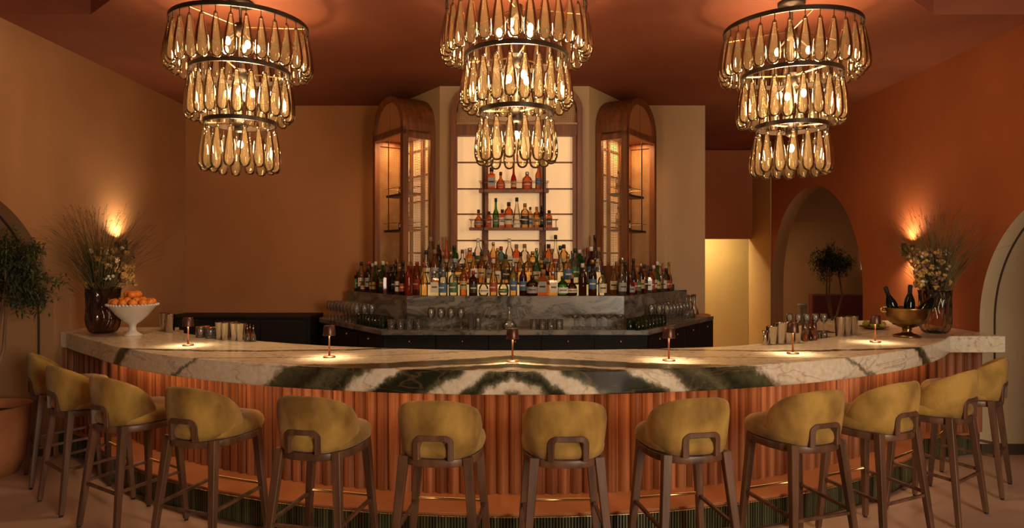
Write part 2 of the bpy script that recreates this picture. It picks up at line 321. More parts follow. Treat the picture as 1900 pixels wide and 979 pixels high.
# ------------------------------------------------------------------ bar counter
def spline(pts, n=8):
    out = []; P = [Vector(p) for p in pts]; P = [2 * P[0] - P[1]] + P + [2 * P[-1] - P[-2]]
    for i in range(1, len(P) - 2):
        for k in range(n):
            t = k / n; a, b_, c, d = P[i - 1:i + 3]
            out.append(.5 * ((2 * b_) + (c - a) * t + (2 * a - 5 * b_ + 4 * c - d) * t * t + (3 * b_ - a - 3 * c + d) * t ** 3))
    out.append(P[-2]); return out
def circ(cx, cyy, r, x0, x1, n): return [Vector((x0 + (x1 - x0) * i / n, cyy - math.sqrt(r * r - (x0 + (x1 - x0) * i / n - cx) ** 2))) for i in range(n + 1)]
front = [Vector((LW + .003, 6.22)), Vector((-4.03, 6.17)), Vector((-3.70, 5.84))] + circ(.06, 8.6, 4.6, -3.35, 3.70, 90) + [Vector((3.76, 5.86)), Vector((RW - .003, 5.86))]
rear = spline([(-3.2, 6.66), (-3.12, 6.33), (-2.72, 5.93), (-2.04, 5.51), (-1.18, 5.13), (0, 4.93), (1.40, 5.10), (2.01, 5.38), (2.62, 5.72), (3.0, 6.1), (3.25, 6.6), (3.3, 7.4)], 8)
poly = [tuple(p) for p in front] + [(RW - .003, 7.4)] + [tuple(p) for p in rear[::-1]] + [(LW + .003, 6.66)]
bar = thing('bar_counter', 'long curved bar with bookmatched green and white marble top and fluted wood front', 'bar', (0, 0, 0))
bev(obj('countertop', MB().prism(poly, BAR - ST, BAR), 'marble', bar), .008, 2)
def offset_path(pts, step):
    """resample at even arc length, giving (point, tangent)"""
    L = [0]
    for a, b_ in zip(pts, pts[1:]): L.append(L[-1] + (b_ - a).length)
    n = int(L[-1] / step); out = []; j = 0
    for i in range(n + 1):
        s = L[-1] * i / n
        while j < len(L) - 2 and L[j + 1] < s: j += 1
        t = (s - L[j]) / max(1e-6, L[j + 1] - L[j]); out.append((pts[j].lerp(pts[j + 1], t), (pts[j + 1] - pts[j]).normalized()))
    return out
STEP = .205
flute_path = [Vector((LW + .01, 6.28)), Vector((-3.95, 6.22)), Vector((-3.6, 6.02))] + circ(.03, 9.14, 4.6, -3.35, 3.45, 90) + [Vector((3.62, 6.2)), Vector((RW - .01, 6.2))]
stave = MB(); n = 8; pf = [(-.041, .012)] + [(-.040 + .080 * i / n, -.030 * sin(PI * i / n) ** .8) for i in range(n + 1)] + [(.041, .012)]
z0, z1 = STEP, BAR - ST - .001; vs = [(x, y, z0) for x, y in pf] + [(x, y, z1) for x, y in pf]; m_ = len(pf)
stave.add(vs, [(i, i + 1, m_ + i + 1, m_ + i) for i in range(m_ - 1)] + [tuple(range(m_))[::-1], tuple(range(m_, 2 * m_))], False)
stave_me = stave.mesh('fluted_stave', 'flute_wood')
for p, t in offset_path(flute_path, .082):
    link('fluted_stave', stave_me, bar, (p.x, p.y, 0), (0, 0, math.atan2(t.y, t.x)))
back = [p + Vector((0, .10)) for p in flute_path]
obj('carcass', MB().prism([tuple(p + Vector((0, .014))) for p in flute_path[1:-1]] + [tuple(p) for p in back[1:-1][::-1]], .02, BAR - ST - .002), 'dark_trim', bar)
ledge = circ(.0, 8.88, 4.7, -3.30, 3.25, 80)
lp = [tuple(p) for p in ledge] + [(3.62, 6.0), (RW - .01, 6.17), (RW - .01, 6.3)] + [tuple(p + Vector((0, .08))) for p in flute_path[::-1]] + [(LW + .01, 6.25), (-3.75, 6.0)]
bev(obj('foot_ledge', MB().prism(lp, STEP - .02, STEP), 'terracotta_step', bar), .004, 1)
tp = [Vector(p) + Vector((0, .012)) for p in [(-4.1, 6.18), (-3.7, 5.98)]] + [p + Vector((0, .012)) for p in ledge] + [Vector((3.60, 6.02)), Vector((4.2, 6.19))]
tl = MB()
for p, t in offset_path(tp, .019):
    a = math.atan2(t.y, t.x); mt = Matrix.Translation((p.x, p.y, 0)) @ Matrix.Rotation(a, 4, 'Z')
    tl.add([(-.0085, .01, .012), (-.005, -.006, .012), (.005, -.006, .012), (.0085, .01, .012), (-.0085, .01, STEP - .021), (-.005, -.006, STEP - .021), (.005, -.006, STEP - .021), (.0085, .01, STEP - .021)],
           [(0, 1, 5, 4), (1, 2, 6, 5), (2, 3, 7, 6), (4, 5, 6, 7)], False, mt)
tag(obj('green_tiles', tl, 'green_tile', bar), 'narrow dark green glazed tiles', kind='stuff')
obj('tile_backing', MB().prism([tuple(p + Vector((0, .012))) for p in tp] + [tuple(p + Vector((0, .05))) for p in tp[::-1]], .0, STEP - .021), 'dark_trim', bar)
ed = MB()
for p in (0.004, STEP - .024): ed.tube([(q.x, q.y - .006, p + .002) for q in ledge], .0025, 5)
obj('edge_trim', ed, 'brass', bar)
# warm strip under the slab lights the flutes
strip = MB(); sp_ = [p + Vector((0, .22)) for p in front[3:-3]]
strip.tube([(p.x, p.y, BAR - ST - .008) for p in sp_[::3]], .006, 4)
obj('light_strip', strip, emit('strip_led', (1, .5, .18), 1.5), bar)
for i in range(13):
    th = R(-54 + 9 * i); r = 4.36
    x, y = .05 + r * sin(th), 8.62 - r * cos(th)
    l = bpy.data.lights.new('bar_strip_light', 'AREA'); l.shape = 'RECTANGLE'; l.size = .62; l.size_y = .05; l.energy = 1.15; l.color = (1, .58, .28)
    o = link('bar_strip_light', l, None, (x, y, BAR - ST - .02), (R(12), 0, th))
# ------------------------------------------------------------------ bar stools
BP = []
def _curve(t):
    """barrel outline: rounded back then nearly straight sides; t runs 0 (mid back) .. 2 (front end of side)"""
    a, b_ = .196, .205
    if t <= 1: u = t * PI / 2; return Vector((a * sin(u) ** .82, -b_ * cos(u) ** .74))
    return Vector((a + .012 * (t - 1), (t - 1) * .30))
_p = _curve(0); _l = 0.0
for _i in range(1, 801):
    BP.append((_l, _p)); _q = _curve(_i / 400); _l += (_q - _p).length; _p = _q
def back_pt(s):
    a = abs(s); lo, hi = 0, len(BP) - 1
    while hi - lo > 1:
        m = (lo + hi) // 2
        if BP[m][0] <= a: lo = m
        else: hi = m
    (l0, p0), (l1, p1) = BP[lo], BP[hi]; p = p0.lerp(p1, (a - l0) / max(1e-9, l1 - l0)); return Vector((math.copysign(p.x, s), p.y))
def shell():
    mb = MB(); S = .375; ss = []
    n = 60
    for i in range(n + 1): ss.append(-S + 2 * S * i / n)
    for q in (.072, .076, .082, .088, .0925): ss += [-q, q]
    ss = sorted(ss); rings = []
    for s in ss:
        a = abs(s); top = .998
        if a > .05: top = .735 + (.998 - .735) * max(0, 1 - ((a - .05) / (S - .05)) ** 1.8) ** .60
        bot = .700 + .012 * min(1, max(0, (a - .12) / .2))
        if a < .0925: bot = .700 + .118 * math.sqrt(max(0, 1 - (a / .093) ** 9))
        p = back_pt(s); q = back_pt(s + .004) - back_pt(s - .004); nrm = Vector((q.y, -q.x)).normalized()
        if nrm.dot(p) < 0: nrm = -nrm
        th = .024 if a < .32 else .024 - .012 * (a - .32) / .055
        ring = []
        zs = [bot + (top - bot) * k / 7 for k in range(8)]
        def off(z):
            h = (z - .70) / .30; lean = .030 * h * h * (1 if a < .25 else max(0, 1 - (a - .25) / .2)); return lean + .014 * sin(min(1, h) * PI) - .008
        for k, z in enumerate(zs):
            e = .75 if k in (0, 7) else 1; o2 = off(z) + th * e; ring.append((p.x + nrm.x * o2, p.y + nrm.y * o2, z))
        for dz, f in ((.013, .38), (.016, -.1), (.012, -.5)): o2 = off(top) + th * f; ring.append((p.x + nrm.x * o2, p.y + nrm.y * o2, top + dz))
        for k, z in enumerate(zs[::-1]):
            o2 = off(z) - th * (.85 if k in (0, 7) else 1); ring.append((p.x + nrm.x * o2, p.y + nrm.y * o2, z))
        rings.append(ring)
    m = len(rings[0]); vs = [v for r_ in rings for v in r_]
    fs = [(i * m + k, i * m + (k + 1) % m, (i + 1) * m + (k + 1) % m, (i + 1) * m + k) for i in range(len(rings) - 1) for k in range(m)]
    fs += [tuple(range(m))[::-1], tuple(range((len(rings) - 1) * m, len(rings) * m))]
    return mb.add(vs, fs, True)
def outline(ax, by, cyy=0.0, n=40, e=2.6):
    out = []
    for i in range(n):
        t = 2 * PI * i / n; c, s = cos(t), sin(t)
        out.append((ax * math.copysign(abs(c) ** (2 / e), c), cyy + by * math.copysign(abs(s) ** (2 / e), s)))
    return out
def pad(ax, by, cyy, levels, e=2.6, dome=0.0):
    mb = MB(); n = 44; vs = []; 
    for sc, z in levels: vs += [(x * sc, cyy + (y - cyy) * sc, z) for x, y in outline(ax, by, cyy, n, e)]
    m = len(levels); fs = [(j * n + i, j * n + (i + 1) % n, (j + 1) * n + (i + 1) % n, (j + 1) * n + i) for j in range(m - 1) for i in range(n)]
    fs += [tuple(range(n))[::-1], tuple(range((m - 1) * n, m * n))]; return mb.add(vs, fs, True)
def make_stool():
    t = thing('bar_stool', 'x', 'bar stool')
    obj('seat', pad(.226, .268, .052, [(.93, .700), (1.0, .712), (1.025, .738), (1.0, .764), (.93, .783), (.75, .797), (.4, .803), (.05, .804)], 2.5), 'velvet', t)
    obj('backrest', shell(), 'velvet', t)
    bev(obj('seat_frame', pad(.222, .258, .040, [(.98, .656), (1.0, .659), (1.0, .697), (.98, .700)], 2.5), 'walnut', t), .002, 1)
    h = MB(); pts = []
    pa = [(-.084, .696)] + [(-.084 + .0, .75)] + [(-.084 + .03 * (1 - cos(R(a))), .786 + .03 * sin(R(a))) for a in range(0, 91, 15)]
    path = pa + [(-x, z) for x, z in pa[::-1]]
    vs = []; 
    for k, (s, z) in enumerate(path):
        s0, z0 = path[max(0, k - 1)]; s1, z1 = path[min(len(path) - 1, k + 1)]; d = Vector((s1 - s0, z1 - z0)).normalized(); nn = Vector((-d.y, d.x))
        for (o1, o2) in ((.015, .027), (-.015, .027), (-.015, -.026), (.015, -.026)):
            q = back_pt(s + nn.x * o1); hh = (z - .70) / .30; zz = z + nn.y * o1; nr = Vector((q.x * .8, q.y)).normalized(); vs.append((q.x + nr.x * (o2 + .030 * hh * hh + .008), q.y + nr.y * (o2 + .030 * hh * hh + .008), zz))
    m = len(path); fs = [(i * 4 + k, i * 4 + (k + 1) % 4, (i + 1) * 4 + (k + 1) % 4, (i + 1) * 4 + k) for i in range(m - 1) for k in range(4)] + [(3, 2, 1, 0), tuple(range(m * 4 - 4, m * 4))]
    bev(obj('handhold_frame', h.add(vs, fs), 'walnut', t), .003, 1)
    def legp(sx, sy, z):
        top = Vector((sx * .178, -.165 if sy < 0 else .190, .660)); ft = Vector((sx * .235, -.235 if sy < 0 else .225, .012)); k = (.655 - z) / .643
        return top.lerp(ft, k)
    for sx in (-1, 1):
        for sy in (-1, 1):
            g = bev(obj('leg', MB().bar(legp(sx, sy, .698), legp(sx, sy, .012), .052, .044, .034, .030), 'walnut', t), .003, 1)
            f = legp(sx, sy, .006); obj('foot_pad', MB().lathe([(.013, 0), (.013, .013)], 10), 'rubber', g, (f.x, f.y, 0))
    obj('rear_stretcher', MB().bar(legp(-1, -1, .285), legp(1, -1, .285), .016, .016, side=(0, 0, 1)), 'walnut', t)
    for sx in (-1, 1): obj('side_stretcher', MB().bar(legp(sx, -1, .30), legp(sx, 1, .33), .018, .018, side=(0, 0, 1)), 'walnut', t)
    obj('footrest', MB().tube([legp(-1, 1, .345), legp(1, 1, .345)], .009, 10), 'brass', t)
    return t
stool_angles = [-50.8, -41.4, -32.6, -23.4, -13.9, -5.4, 2.7, 11.0, 20.1, 28.0, 37.2, 47.2]
stool_desc = ['shadowed gold velvet bar stool farthest left, beside the potted olive tree',
 'dim gold velvet bar stool, second from the left end of the bar', 'dim amber velvet bar stool, third from the left end of the bar',
 'gold velvet bar stool turned right, fourth from left, its seat showing', 'gold velvet bar stool, fifth from left, in front of the long dark marble vein',
 'gold velvet bar stool just left of the middle of the bar', 'gold velvet bar stool just right of the middle, seen straight from behind',
 'bright gold velvet bar stool, fifth from the right end of the bar', 'bright gold velvet bar stool turned left, fourth from the right end',
 'bright gold velvet bar stool, third from the right end of the bar', 'gold velvet bar stool, second from the right end, brass rest behind it',
 'gold velvet bar stool farthest right, beside the cream arch']
proto = make_stool()
for i, (a, d) in enumerate(zip(stool_angles, stool_desc)):
    o = proto if i == 0 else copy_tree(proto); th = R(a); rr = 4.795
    o.location = (.06 + rr * sin(th), 8.6 - rr * cos(th), 0); o.rotation_euler = (0, 0, th + R([0, 1, -1, 2, 0, -1, 0, 1, 0, -1, 0, 1][i])); tag(o, d, 'bar stool', 'gold velvet stools along the bar')
# ------------------------------------------------------------------ chandeliers
drop_prof_o = [(.006, 0), (.014, -.004), (.016, -.018), (.0195, -.04), (.027, -.075), (.0345, -.115), (.0405, -.16), (.0445, -.205), (.0455, -.238), (.042, -.268), (.033, -.289), (.017, -.301), (.0001, -.304)]
dm = MB(); dm.lathe(drop_prof_o, 20, cap=False)
drop_me = dm.mesh('glass_drop', 'drop')
rod_me = MB().lathe([(.0028, .046), (.0028, -.004)], 6).lathe([(.0085, .004), (.0085, -.014)], 8).mesh('hanger', 'blackmetal')
bulb_me = MB().ball((0, 0, 0), .021, 12, 8, (1, 1, 1.5)).mesh('bulb', 'bulb')
def chandelier(x, y, label, spin, dz=0.0):
    t = thing('chandelier', label, 'chandelier', (x, y, CEIL + dz * 0), 0, 'tiered glass drop chandeliers')
    obj('canopy', MB().lathe([(.0001, 0), (.10, 0), (.10, -.018), (.085, -.03), (.012, -.035), (.012, -.06)], 28), 'blackmetal', t)
    obj('stem', MB().tube([(0, 0, -.03), (0, 0, -1.06)], .011, 10), 'blackmetal', t)
    tiers = [(.49, -.185 + dz, 31, 5), (.357, -.53 + dz, 23, 4), (.254, -.915 + dz, 16, 1)]
    for ti, (r, z, n, nb) in enumerate(tiers):
        ring = MB(); pts = [(r * cos(2 * PI * k / 64), r * sin(2 * PI * k / 64)) for k in range(64)]
        for k in range(64):
            pass
        prof = [(r - .008, z - .016), (r + .008, z - .016), (r + .008, z + .016), (r - .008, z + .016), (r - .008, z - .016)]
        ring.lathe(prof, 72, smooth=False, cap=False)
        ro = obj('ring', ring, 'blackmetal', t)
        sp = MB()
        for k in range(3):
            a = spin + PI * 2 * k / 3 + ti * .5; sp.tube([(.02 * cos(a), .02 * sin(a), z), (r * cos(a), r * sin(a), z)], .005, 6)
        obj('spoke', sp, 'brass', t)
        obj('hub', MB().lathe([(.0001, z + .02), (.045, z + .02), (.045, z - .06), (.02, z - .075), (.0001, z - .075)], 20), 'blackmetal', t)
        for k in range(n):
            a = spin + 2 * PI * k / n; sc = rnd.uniform(.95, 1.05)
            d = link('glass_drop', drop_me, t, (r * cos(a), r * sin(a), z - .062), (rnd.uniform(-.03, .03), rnd.uniform(-.03, .03), rnd.uniform(0, 6)), (sc, sc, rnd.uniform(.97, 1.04)))
            link('hanger', rod_me, d)
        for k in range(nb):
            a = spin + 2 * PI * k / max(1, nb) + .4; rb = .12 if ti == 0 else (.09 if ti == 1 else 0.0); bz = z - .15 if ti < 2 else z - .16
            bz += [0, .02, -.02, .01, -.01][k]
            b = link('bulb', bulb_me, t, (rb * cos(a), rb * sin(a), bz))
            obj('bulb_socket', MB().tube([(rb * cos(a) * .3, rb * sin(a) * .3, z - .05), (rb * cos(a), rb * sin(a), bz + .03)], .009, 8), 'blackmetal', t)
            l = bpy.data.lights.new('bulb_light', 'POINT'); l.energy = (5.0, 10.0, 17.0)[ti]; l.color = (1.0, .66, .34); l.shadow_soft_size = .05
            link('bulb_light', l, t, (rb * cos(a), rb * sin(a), bz - .0))
    return t
chandelier(-2.06, 5.18, 'left three-tier bronze chandelier with clear amber glass teardrops', .1)
chandelier(.03, 4.80, 'middle three-tier bronze chandelier of glass teardrops, hung before the back bar', .22)
chandelier(2.12, 5.18, 'right three-tier bronze chandelier with amber glass teardrops, near the passage', .45, -.03)
# ------------------------------------------------------------------ back bar: counter, upper ledge, doors
def vnorm(v): return v / v.length
ul, ur = vnorm(wl), vnorm(wr)
def tube_poly(c0, c1, dl, dr, ll, lr):  # front outline: left wing end, left corner, right corner, right wing end
    return [c0 + dl * ll, c0, c1, c1 + dr * lr]
cA, cB = Vector((-1.285, 6.72)), Vector((1.345, 6.72)); lA, lB = Vector((-1.093, 7.10)), Vector((1.165, 7.10))
bb = thing('back_bar', 'grey veined marble back bar with two angled wings and black cupboards', 'back bar')
def backed(line, d):   # close the polygon on the wall side
    return [tuple(p) for p in line] + [(line[-1].x - .0, 8.6), (.9, 8.55), (.9, 7.64), (-.85, 7.64), (-.85, 8.55), (line[0].x + .0, 8.6)]
cl = tube_poly(cA, cB, ul, ur, 1.74, 2.10); CZ = 1.071
bev(obj('counter_slab', MB().prism([tuple(p) for p in cl] + [(2.42, 8.6), (1.25, 8.6), (.9, 7.7), (-.85, 7.7), (-1.4, 8.6), (-2.35, 8.6)], CZ - .05, CZ), 'grey_marble', bb), .003, 1)
ll = tube_poly(lA, lB, ul, ur, 1.62, 1.72); LZ = 1.386
obj('bottle_ledge', MB().prism([tuple(p) for p in ll] + [(2.2, 8.6), (1.3, 8.6), (.95, 7.7), (-.9, 7.7), (-1.4, 8.6), (-1.95, 8.6)], CZ + .001, LZ), 'grey_marble', bb)
ci = [p + Vector((0, .10)) for p in cl]
obj('cupboard_carcass', MB().prism([tuple(p) for p in ci] + [(2.3, 8.6), (-2.2, 8.6)], .0, CZ - .051), 'black', bb)
def doors(a, b_, n):
    d = (b_ - a) / n; nn = Vector((d.y, -d.x)).normalized()
    for i in range(n):
        p = a + d * (i + .5) + nn * .012; ang = math.atan2(d.y, d.x); wd = d.length / 2 - .004
        o = obj('door', MB().box(-wd, wd, -.01, .012, .12, CZ - .06), 'black', bb, (p.x, p.y, 0), (0, 0, ang))
        obj('knob', MB().ball((0, -.022, CZ - .12), .012, 10, 6), 'brass', o)
        obj('door_edge', MB().box(wd, wd + .003, -.012, -.006, .12, CZ - .06), 'steel', o)
doors(ci[1], ci[2], 5); doors(ci[0], ci[1], 3); doors(ci[2], ci[3], 4)
# lit risers behind the front row of bottles
for k, (yy, zz) in enumerate(((7.285, .125), (7.44, .255))):
    rs = thing('bottle_riser', ['lower glowing riser step under the middle row of bottles', 'upper glowing riser step under the back row of bottles'][k], 'shelf', (0, yy, LZ), 0, 'lit bottle steps')
    obj('lit_face', MB().box(-.98, .98, 0, .012, .001, zz - .012), 'riser', rs); obj('tread', MB().box(-.98, .98, -.004, .150 if k == 0 else .105, zz - .012, zz), 'frame_wood', rs)
low = thing('low_cupboard', 'low black cupboard along the left back wall behind the bar', 'cupboard', (0, 0, 0))
obj('body', MB().box(-4.1, -2.38, 8.05, 8.61, 0, 1.08), 'black', low); obj('top', MB().box(-4.11, -2.38, 8.02, 8.615, 1.08, 1.10), 'black', low)
for i in range(3): obj('door', MB().box(-4.05 + i * .55, -3.52 + i * .55, 8.035, 8.05, .1, 1.06), 'black', low)
# ------------------------------------------------------------------ central arched display niche
nb_ = thing('arched_display', 'tall central wood display frame with glowing cream panes and arched top', 'display')
Yw = 7.655; x0, x1 = atx(837, 7.55), atx(1081, 7.55); zs = atz(230, 7.55); zt = CEIL - .01; rr = zt - zs
def frame_outline(x0, x1, zb, zt, r, n=12):
    left = [(x0, zb)] + [(x0 + r * (1 - cos(PI / 2 * i / n)), zt - r + r * sin(PI / 2 * i / n)) for i in range(n + 1)]
    right = [(x1, zb)] + [(x1 - r * (1 - cos(PI / 2 * i / n)), zt - r + r * sin(PI / 2 * i / n)) for i in range(n + 1)]
    return left + right[::-1]
def arch_frame(x0, x1, zb, zt, r, wd, y0, y1, mat=None):
    o = frame_outline(x0, x1, zb, zt, r); i = frame_outline(x0 + wd, x1 - wd, zb, zt - wd, max(.01, r - wd)); n = len(o); vs = []
    for y in (y0, y1): vs += [(x, y, z) for x, z in o] + [(x, y, z) for x, z in i]
    fs = []
    for k in range(n - 1):
        fs += [(k, k + 1, n + k + 1, n + k), (2 * n + k, 3 * n + k, 3 * n + k + 1, 2 * n + k + 1), (k, 2 * n + k, 2 * n + k + 1, k + 1), (n + k, n + k + 1, 3 * n + k + 1, 3 * n + k)]
    fs += [(0, n, 3 * n, 2 * n), (n - 1, 3 * n - 1, 4 * n - 1, 2 * n - 1)]
    return MB().add(vs, fs, False, mat)
obj('arch_frame', arch_frame(x0, x1, LZ, zt, .30, .06, 7.53, Yw), 'frame_wood', nb_)
xi0, xi1 = atx(849, 7.62), atx(1062, 7.62); zl = atz(253, 7.62); zL2 = atz(228, 7.55)
obj('lintel', MB().box(x0 + .05, x1 - .05, 7.545, Yw, zl, zL2), 'frame_wood', nb_)
obj('lintel_moulding', MB().box(x0 + .05, x1 - .05, 7.53, 7.545, zL2 - .018, zL2), 'cane', nb_)
obj('panel_light', MB().box(xi0 - .01, xi1 + .01, 7.645, Yw + .001, LZ, zl + .01), 'panel', nb_)
for xx in (xi0 - .065, xi1 + .002): obj('side_post', MB().box(xx, xx + .063, 7.56, Yw, LZ, zl), 'frame_wood', nb_)
for xp in (900, 1007):
    xx = atx(xp, 7.6); obj('inner_post', MB().box(xx - .036, xx + .036, 7.60, 7.644, LZ, zl), 'frame_wood', nb_)
for yy in (301, 350, 397, 446, 495): zz = atz(yy, 7.62); obj('muntin', MB().box(xi0, xi1, 7.625, 7.643, zz - .008, zz + .008), 'frame_wood', nb_)
def cane_panel(x0, x1, z0, z1, cell, bw, mask=None, mat=None):
    mb = MB(); n = int((x1 - x0) / cell)
    for i in range(n + 1):
        x = x0 + (x1 - x0) * i / n
        za, zb = (z0, z1) if not mask else (z0, min(z1, mask(x)))
        if zb > za: mb.add([(x - bw / 2, 0, za), (x + bw / 2, 0, za), (x + bw / 2, 0, zb), (x - bw / 2, 0, zb)], [(0, 1, 2, 3)], False, mat)
    m = int((z1 - z0) / cell)
    for j in range(m + 1):
        z = z0 + (z1 - z0) * j / m; xa, xb = x0, x1
        if mask:
            ok = [x0 + (x1 - x0) * i / 60 for i in range(61) if mask(x0 + (x1 - x0) * i / 60) > z]
            if not ok: continue
            xa, xb = ok[0], ok[-1]
        mb.add([(xa, .002, z - bw / 2), (xb, .002, z - bw / 2), (xb, .002, z + bw / 2), (xa, .002, z + bw / 2)], [(0, 1, 2, 3)], False, mat)
    return mb
xm = (x0 + x1) / 2
o = obj('cane_tympanum', cane_panel(x0 + .06, x1 - .06, zL2, zt - .06, .02, .011, lambda x: zt - .30 - .0 + math.sqrt(max(0, .24 ** 2 - max(0, abs(x - xm) - ((x1 - x0) / 2 - .30)) ** 2))), 'cane', nb_, (0, 7.60, 0)); tag(o, 'woven cane infill', kind='stuff')
obj('tympanum_back', MB().box(x0 + .06, x1 - .06, 7.64, Yw, zL2, zt - .09), 'frame_wood', nb_)
# ------------------------------------------------------------------ angled side cabinets
def cabinet(P, along, into, width, depth, label, name_light):
    """P = near corner, along = direction of the open front, into = direction into the wing wall"""
    ang = math.atan2(along.y, along.x)
    t = thing('display_cabinet', label, 'cabinet', (P.x, P.y, LZ), 0, 'angled arched cabinets')
    def W(a, d, z): q = along * a + into * d; return (q.x, q.y, z)
    def bx(a0, a1, d0, d1, z0, z1):
        m = MB(); vs = [W(a0, d0, z0), W(a1, d0, z0), W(a1, d1, z0), W(a0, d1, z0), W(a0, d0, z1), W(a1, d0, z1), W(a1, d1, z1), W(a0, d1, z1)]
        return m.add(vs, [(3, 2, 1, 0), (4, 5, 6, 7), (0, 1, 5, 4), (1, 2, 6, 5), (2, 3, 7, 6), (3, 0, 4, 7)])
    zl = 3.20 - LZ; zt = 3.63 - LZ; zb = .31; pw = .065; hw = width / 2; rise = zt - zl; n = 24
    # arched vault running from the front back to the wall
    arc = [(hw - hw * cos(PI * i / n), zl + rise * sin(PI * i / n) ** .8) for i in range(n + 1)]
    inn = [(hw + (a - hw) * (1 - pw / hw), zl + (z - zl) * (1 - pw / rise)) for a, z in arc]
    vs = []; 
    for d in (0, depth): vs += [W(a, d, z) for a, z in arc] + [W(a, d, z) for a, z in inn]
    k_ = n + 1; fs = []
    for k in range(n): fs += [(k, k + 1, k_ + k + 1, k_ + k), (2 * k_ + k, 3 * k_ + k, 3 * k_ + k + 1, 2 * k_ + k + 1), (k, 2 * k_ + k, 2 * k_ + k + 1, k + 1), (k_ + k, k_ + k + 1, 3 * k_ + k + 1, 3 * k_ + k)]
    obj('vaulted_top', MB().add(vs, fs), 'frame_wood', t)
    for s in range(2):
        a0, a1 = ((pw, hw - .003), (hw + .003, width - pw))[s]
        pts = [(a, z) for a, z in inn if a0 <= a <= a1]; pts = [(a0, pts[0][1])] + pts + [(a1, pts[-1][1])]
        m = MB(); q = [W(a, .03, zl) for a in (a1, a0)] + [W(a, .03, z) for a, z in pts]; m.add(q, [tuple(range(len(q)))]); obj('arch_panel', m, 'wall_back', t)
    for a in (0, width - pw):
        for d in (0, depth - pw): obj('corner_post', bx(a, a + pw, d, d + pw, 0, zl), 'frame_wood', t)
    obj('lintel', bx(0, width, 0, .045, zl - .05, zl + .035), 'frame_wood', t)
    obj('lintel_edge', bx(pw, width - pw, -.006, .0, zl - .05, zl - .035), 'cane', t)
    for a in (0, width - pw):
        obj('side_rail', bx(a + .01, a + pw - .01, pw, depth - pw, zl - .08, zl), 'frame_wood', t); obj('side_rail', bx(a + .01, a + pw - .01, pw, depth - pw, 0, zb), 'frame_wood', t)
        mt = Matrix(((into.x, along.x, 0, along.x * (a + pw / 2)), (into.y, along.y, 0, along.y * (a + pw / 2)), (0, 0, 1, 0), (0, 0, 0, 1)))
        tag(obj('cane_side', cane_panel(pw, depth - pw, zb, zl - .08, .015, .0062, None, mt), 'cane', t), 'woven cane side panel', kind='stuff')
    obj('back_panel', bx(pw, width - pw, depth - .012, depth - .002, 0, zl), 'panel2', t)
    for k in range(6): z = .15 + k * .30; obj('muntin', bx(pw, width - pw, depth - .03, depth - .012, z, z + .018), 'frame_wood', t)
    for a in (.32, .68): obj('mullion', bx(width * a - .03, width * a + .03, depth - .035, depth - .012, 0, zl), 'frame_wood', t)
    obj('cabinet_ceiling', bx(.01, width - .01, .045, depth - .001, zl - .02, zl), 'frame_wood', t)
    for k, (z, a0, a1) in enumerate(((atz(429, 7.75) - LZ, .07, width - .16), (atz(363, 7.75) - LZ, .07, width - .22))):
        s = obj('hanging_shelf', bx(a0, a1, .07, .25, z, z + .025), 'blackmetal', t)
        g = MB(); zz = z + .10; g.tube([W(a0, .07, zz), W(a1, .07, zz), W(a1, .25, zz), W(a0, .25, zz)], .004, 6, closed=True); obj('gallery_rail', g, 'brass', s)
    r_ = MB()
    for a in (.14, width - .30): r_.tube([W(a, .065, atz(429, 7.75) - LZ), W(a, .065, zl)], .006, 6)
    obj('suspension_rod', r_, 'blackmetal', t)
    l = bpy.data.lights.new('cabinet_light', 'AREA'); l.shape = 'RECTANGLE'; l.size = width * .7; l.size_y = .12; l.energy = 9.0; l.color = (1, .54, .22)
    q = W(hw, depth * .5, 0); link('cabinet_light', l, None, (P.x + q[0], P.y + q[1], LZ + zl - .03), (0, 0, ang))
    return t, W
intoL = vnorm(Vector((1, .717))); intoR = vnorm(Vector((-1, .66)))
PL, PR = Vector((-1.196, 7.50)), Vector((1.271, 7.565))
cabL, WLf = cabinet(PL, ul, intoL, .80, .405, 'left angled cabinet with arched top, cane sides and hanging shelves', 'l')
cabR, WRf = cabinet(PR, ur, intoR, .88, .378, 'right angled cabinet with arched top, cane sides and hanging shelves', 'r')
# central hanging shelves
def hang_shelf(xa, xb, z, label, rods):
    t = thing('hanging_shelf', label, 'shelf', ((xa + xb) / 2, 7.42, z), 0, 'hung display shelves'); h = (xb - xa) / 2
    obj('board', MB().box(-h, h, -.07, .08, 0, .028), 'frame_wood', t)
    obj('gallery_rail', MB().tube([(-h, -.072, .115), (h, -.072, .115), (h, .075, .115), (-h, .075, .115)], .004, 6, closed=True), 'brass', t)
    r = MB()
    for x in (-h + .02, h - .02):
        for y in (-.07, .075): r.tube([(x, y, .02), (x, y, .115)], .003, 6)
    obj('rail_post', r, 'brass', t)
    return t
z1s, z2s = atz(357, 7.42), atz(427, 7.42)
hang_shelf(atx(889, 7.42), atx(1018, 7.42), z1s, 'upper narrow hanging shelf holding orange spirits before glowing panes', 1)
hang_shelf(atx(871, 7.42), atx(1035, 7.42), z2s, 'lower wide hanging shelf of bottles before glowing panes', 1)
rod = MB()
for xp in (898, 1008):
    for yy in (7.345, 7.50): rod.tube([(atx(xp, 7.42), yy, z2s), (atx(xp, 7.42), yy, CEIL - .02)], .006, 6)
tag(obj('shelf_rods', rod, 'blackmetal'), 'four thin black rods hanging the two central shelves from above', 'rods')
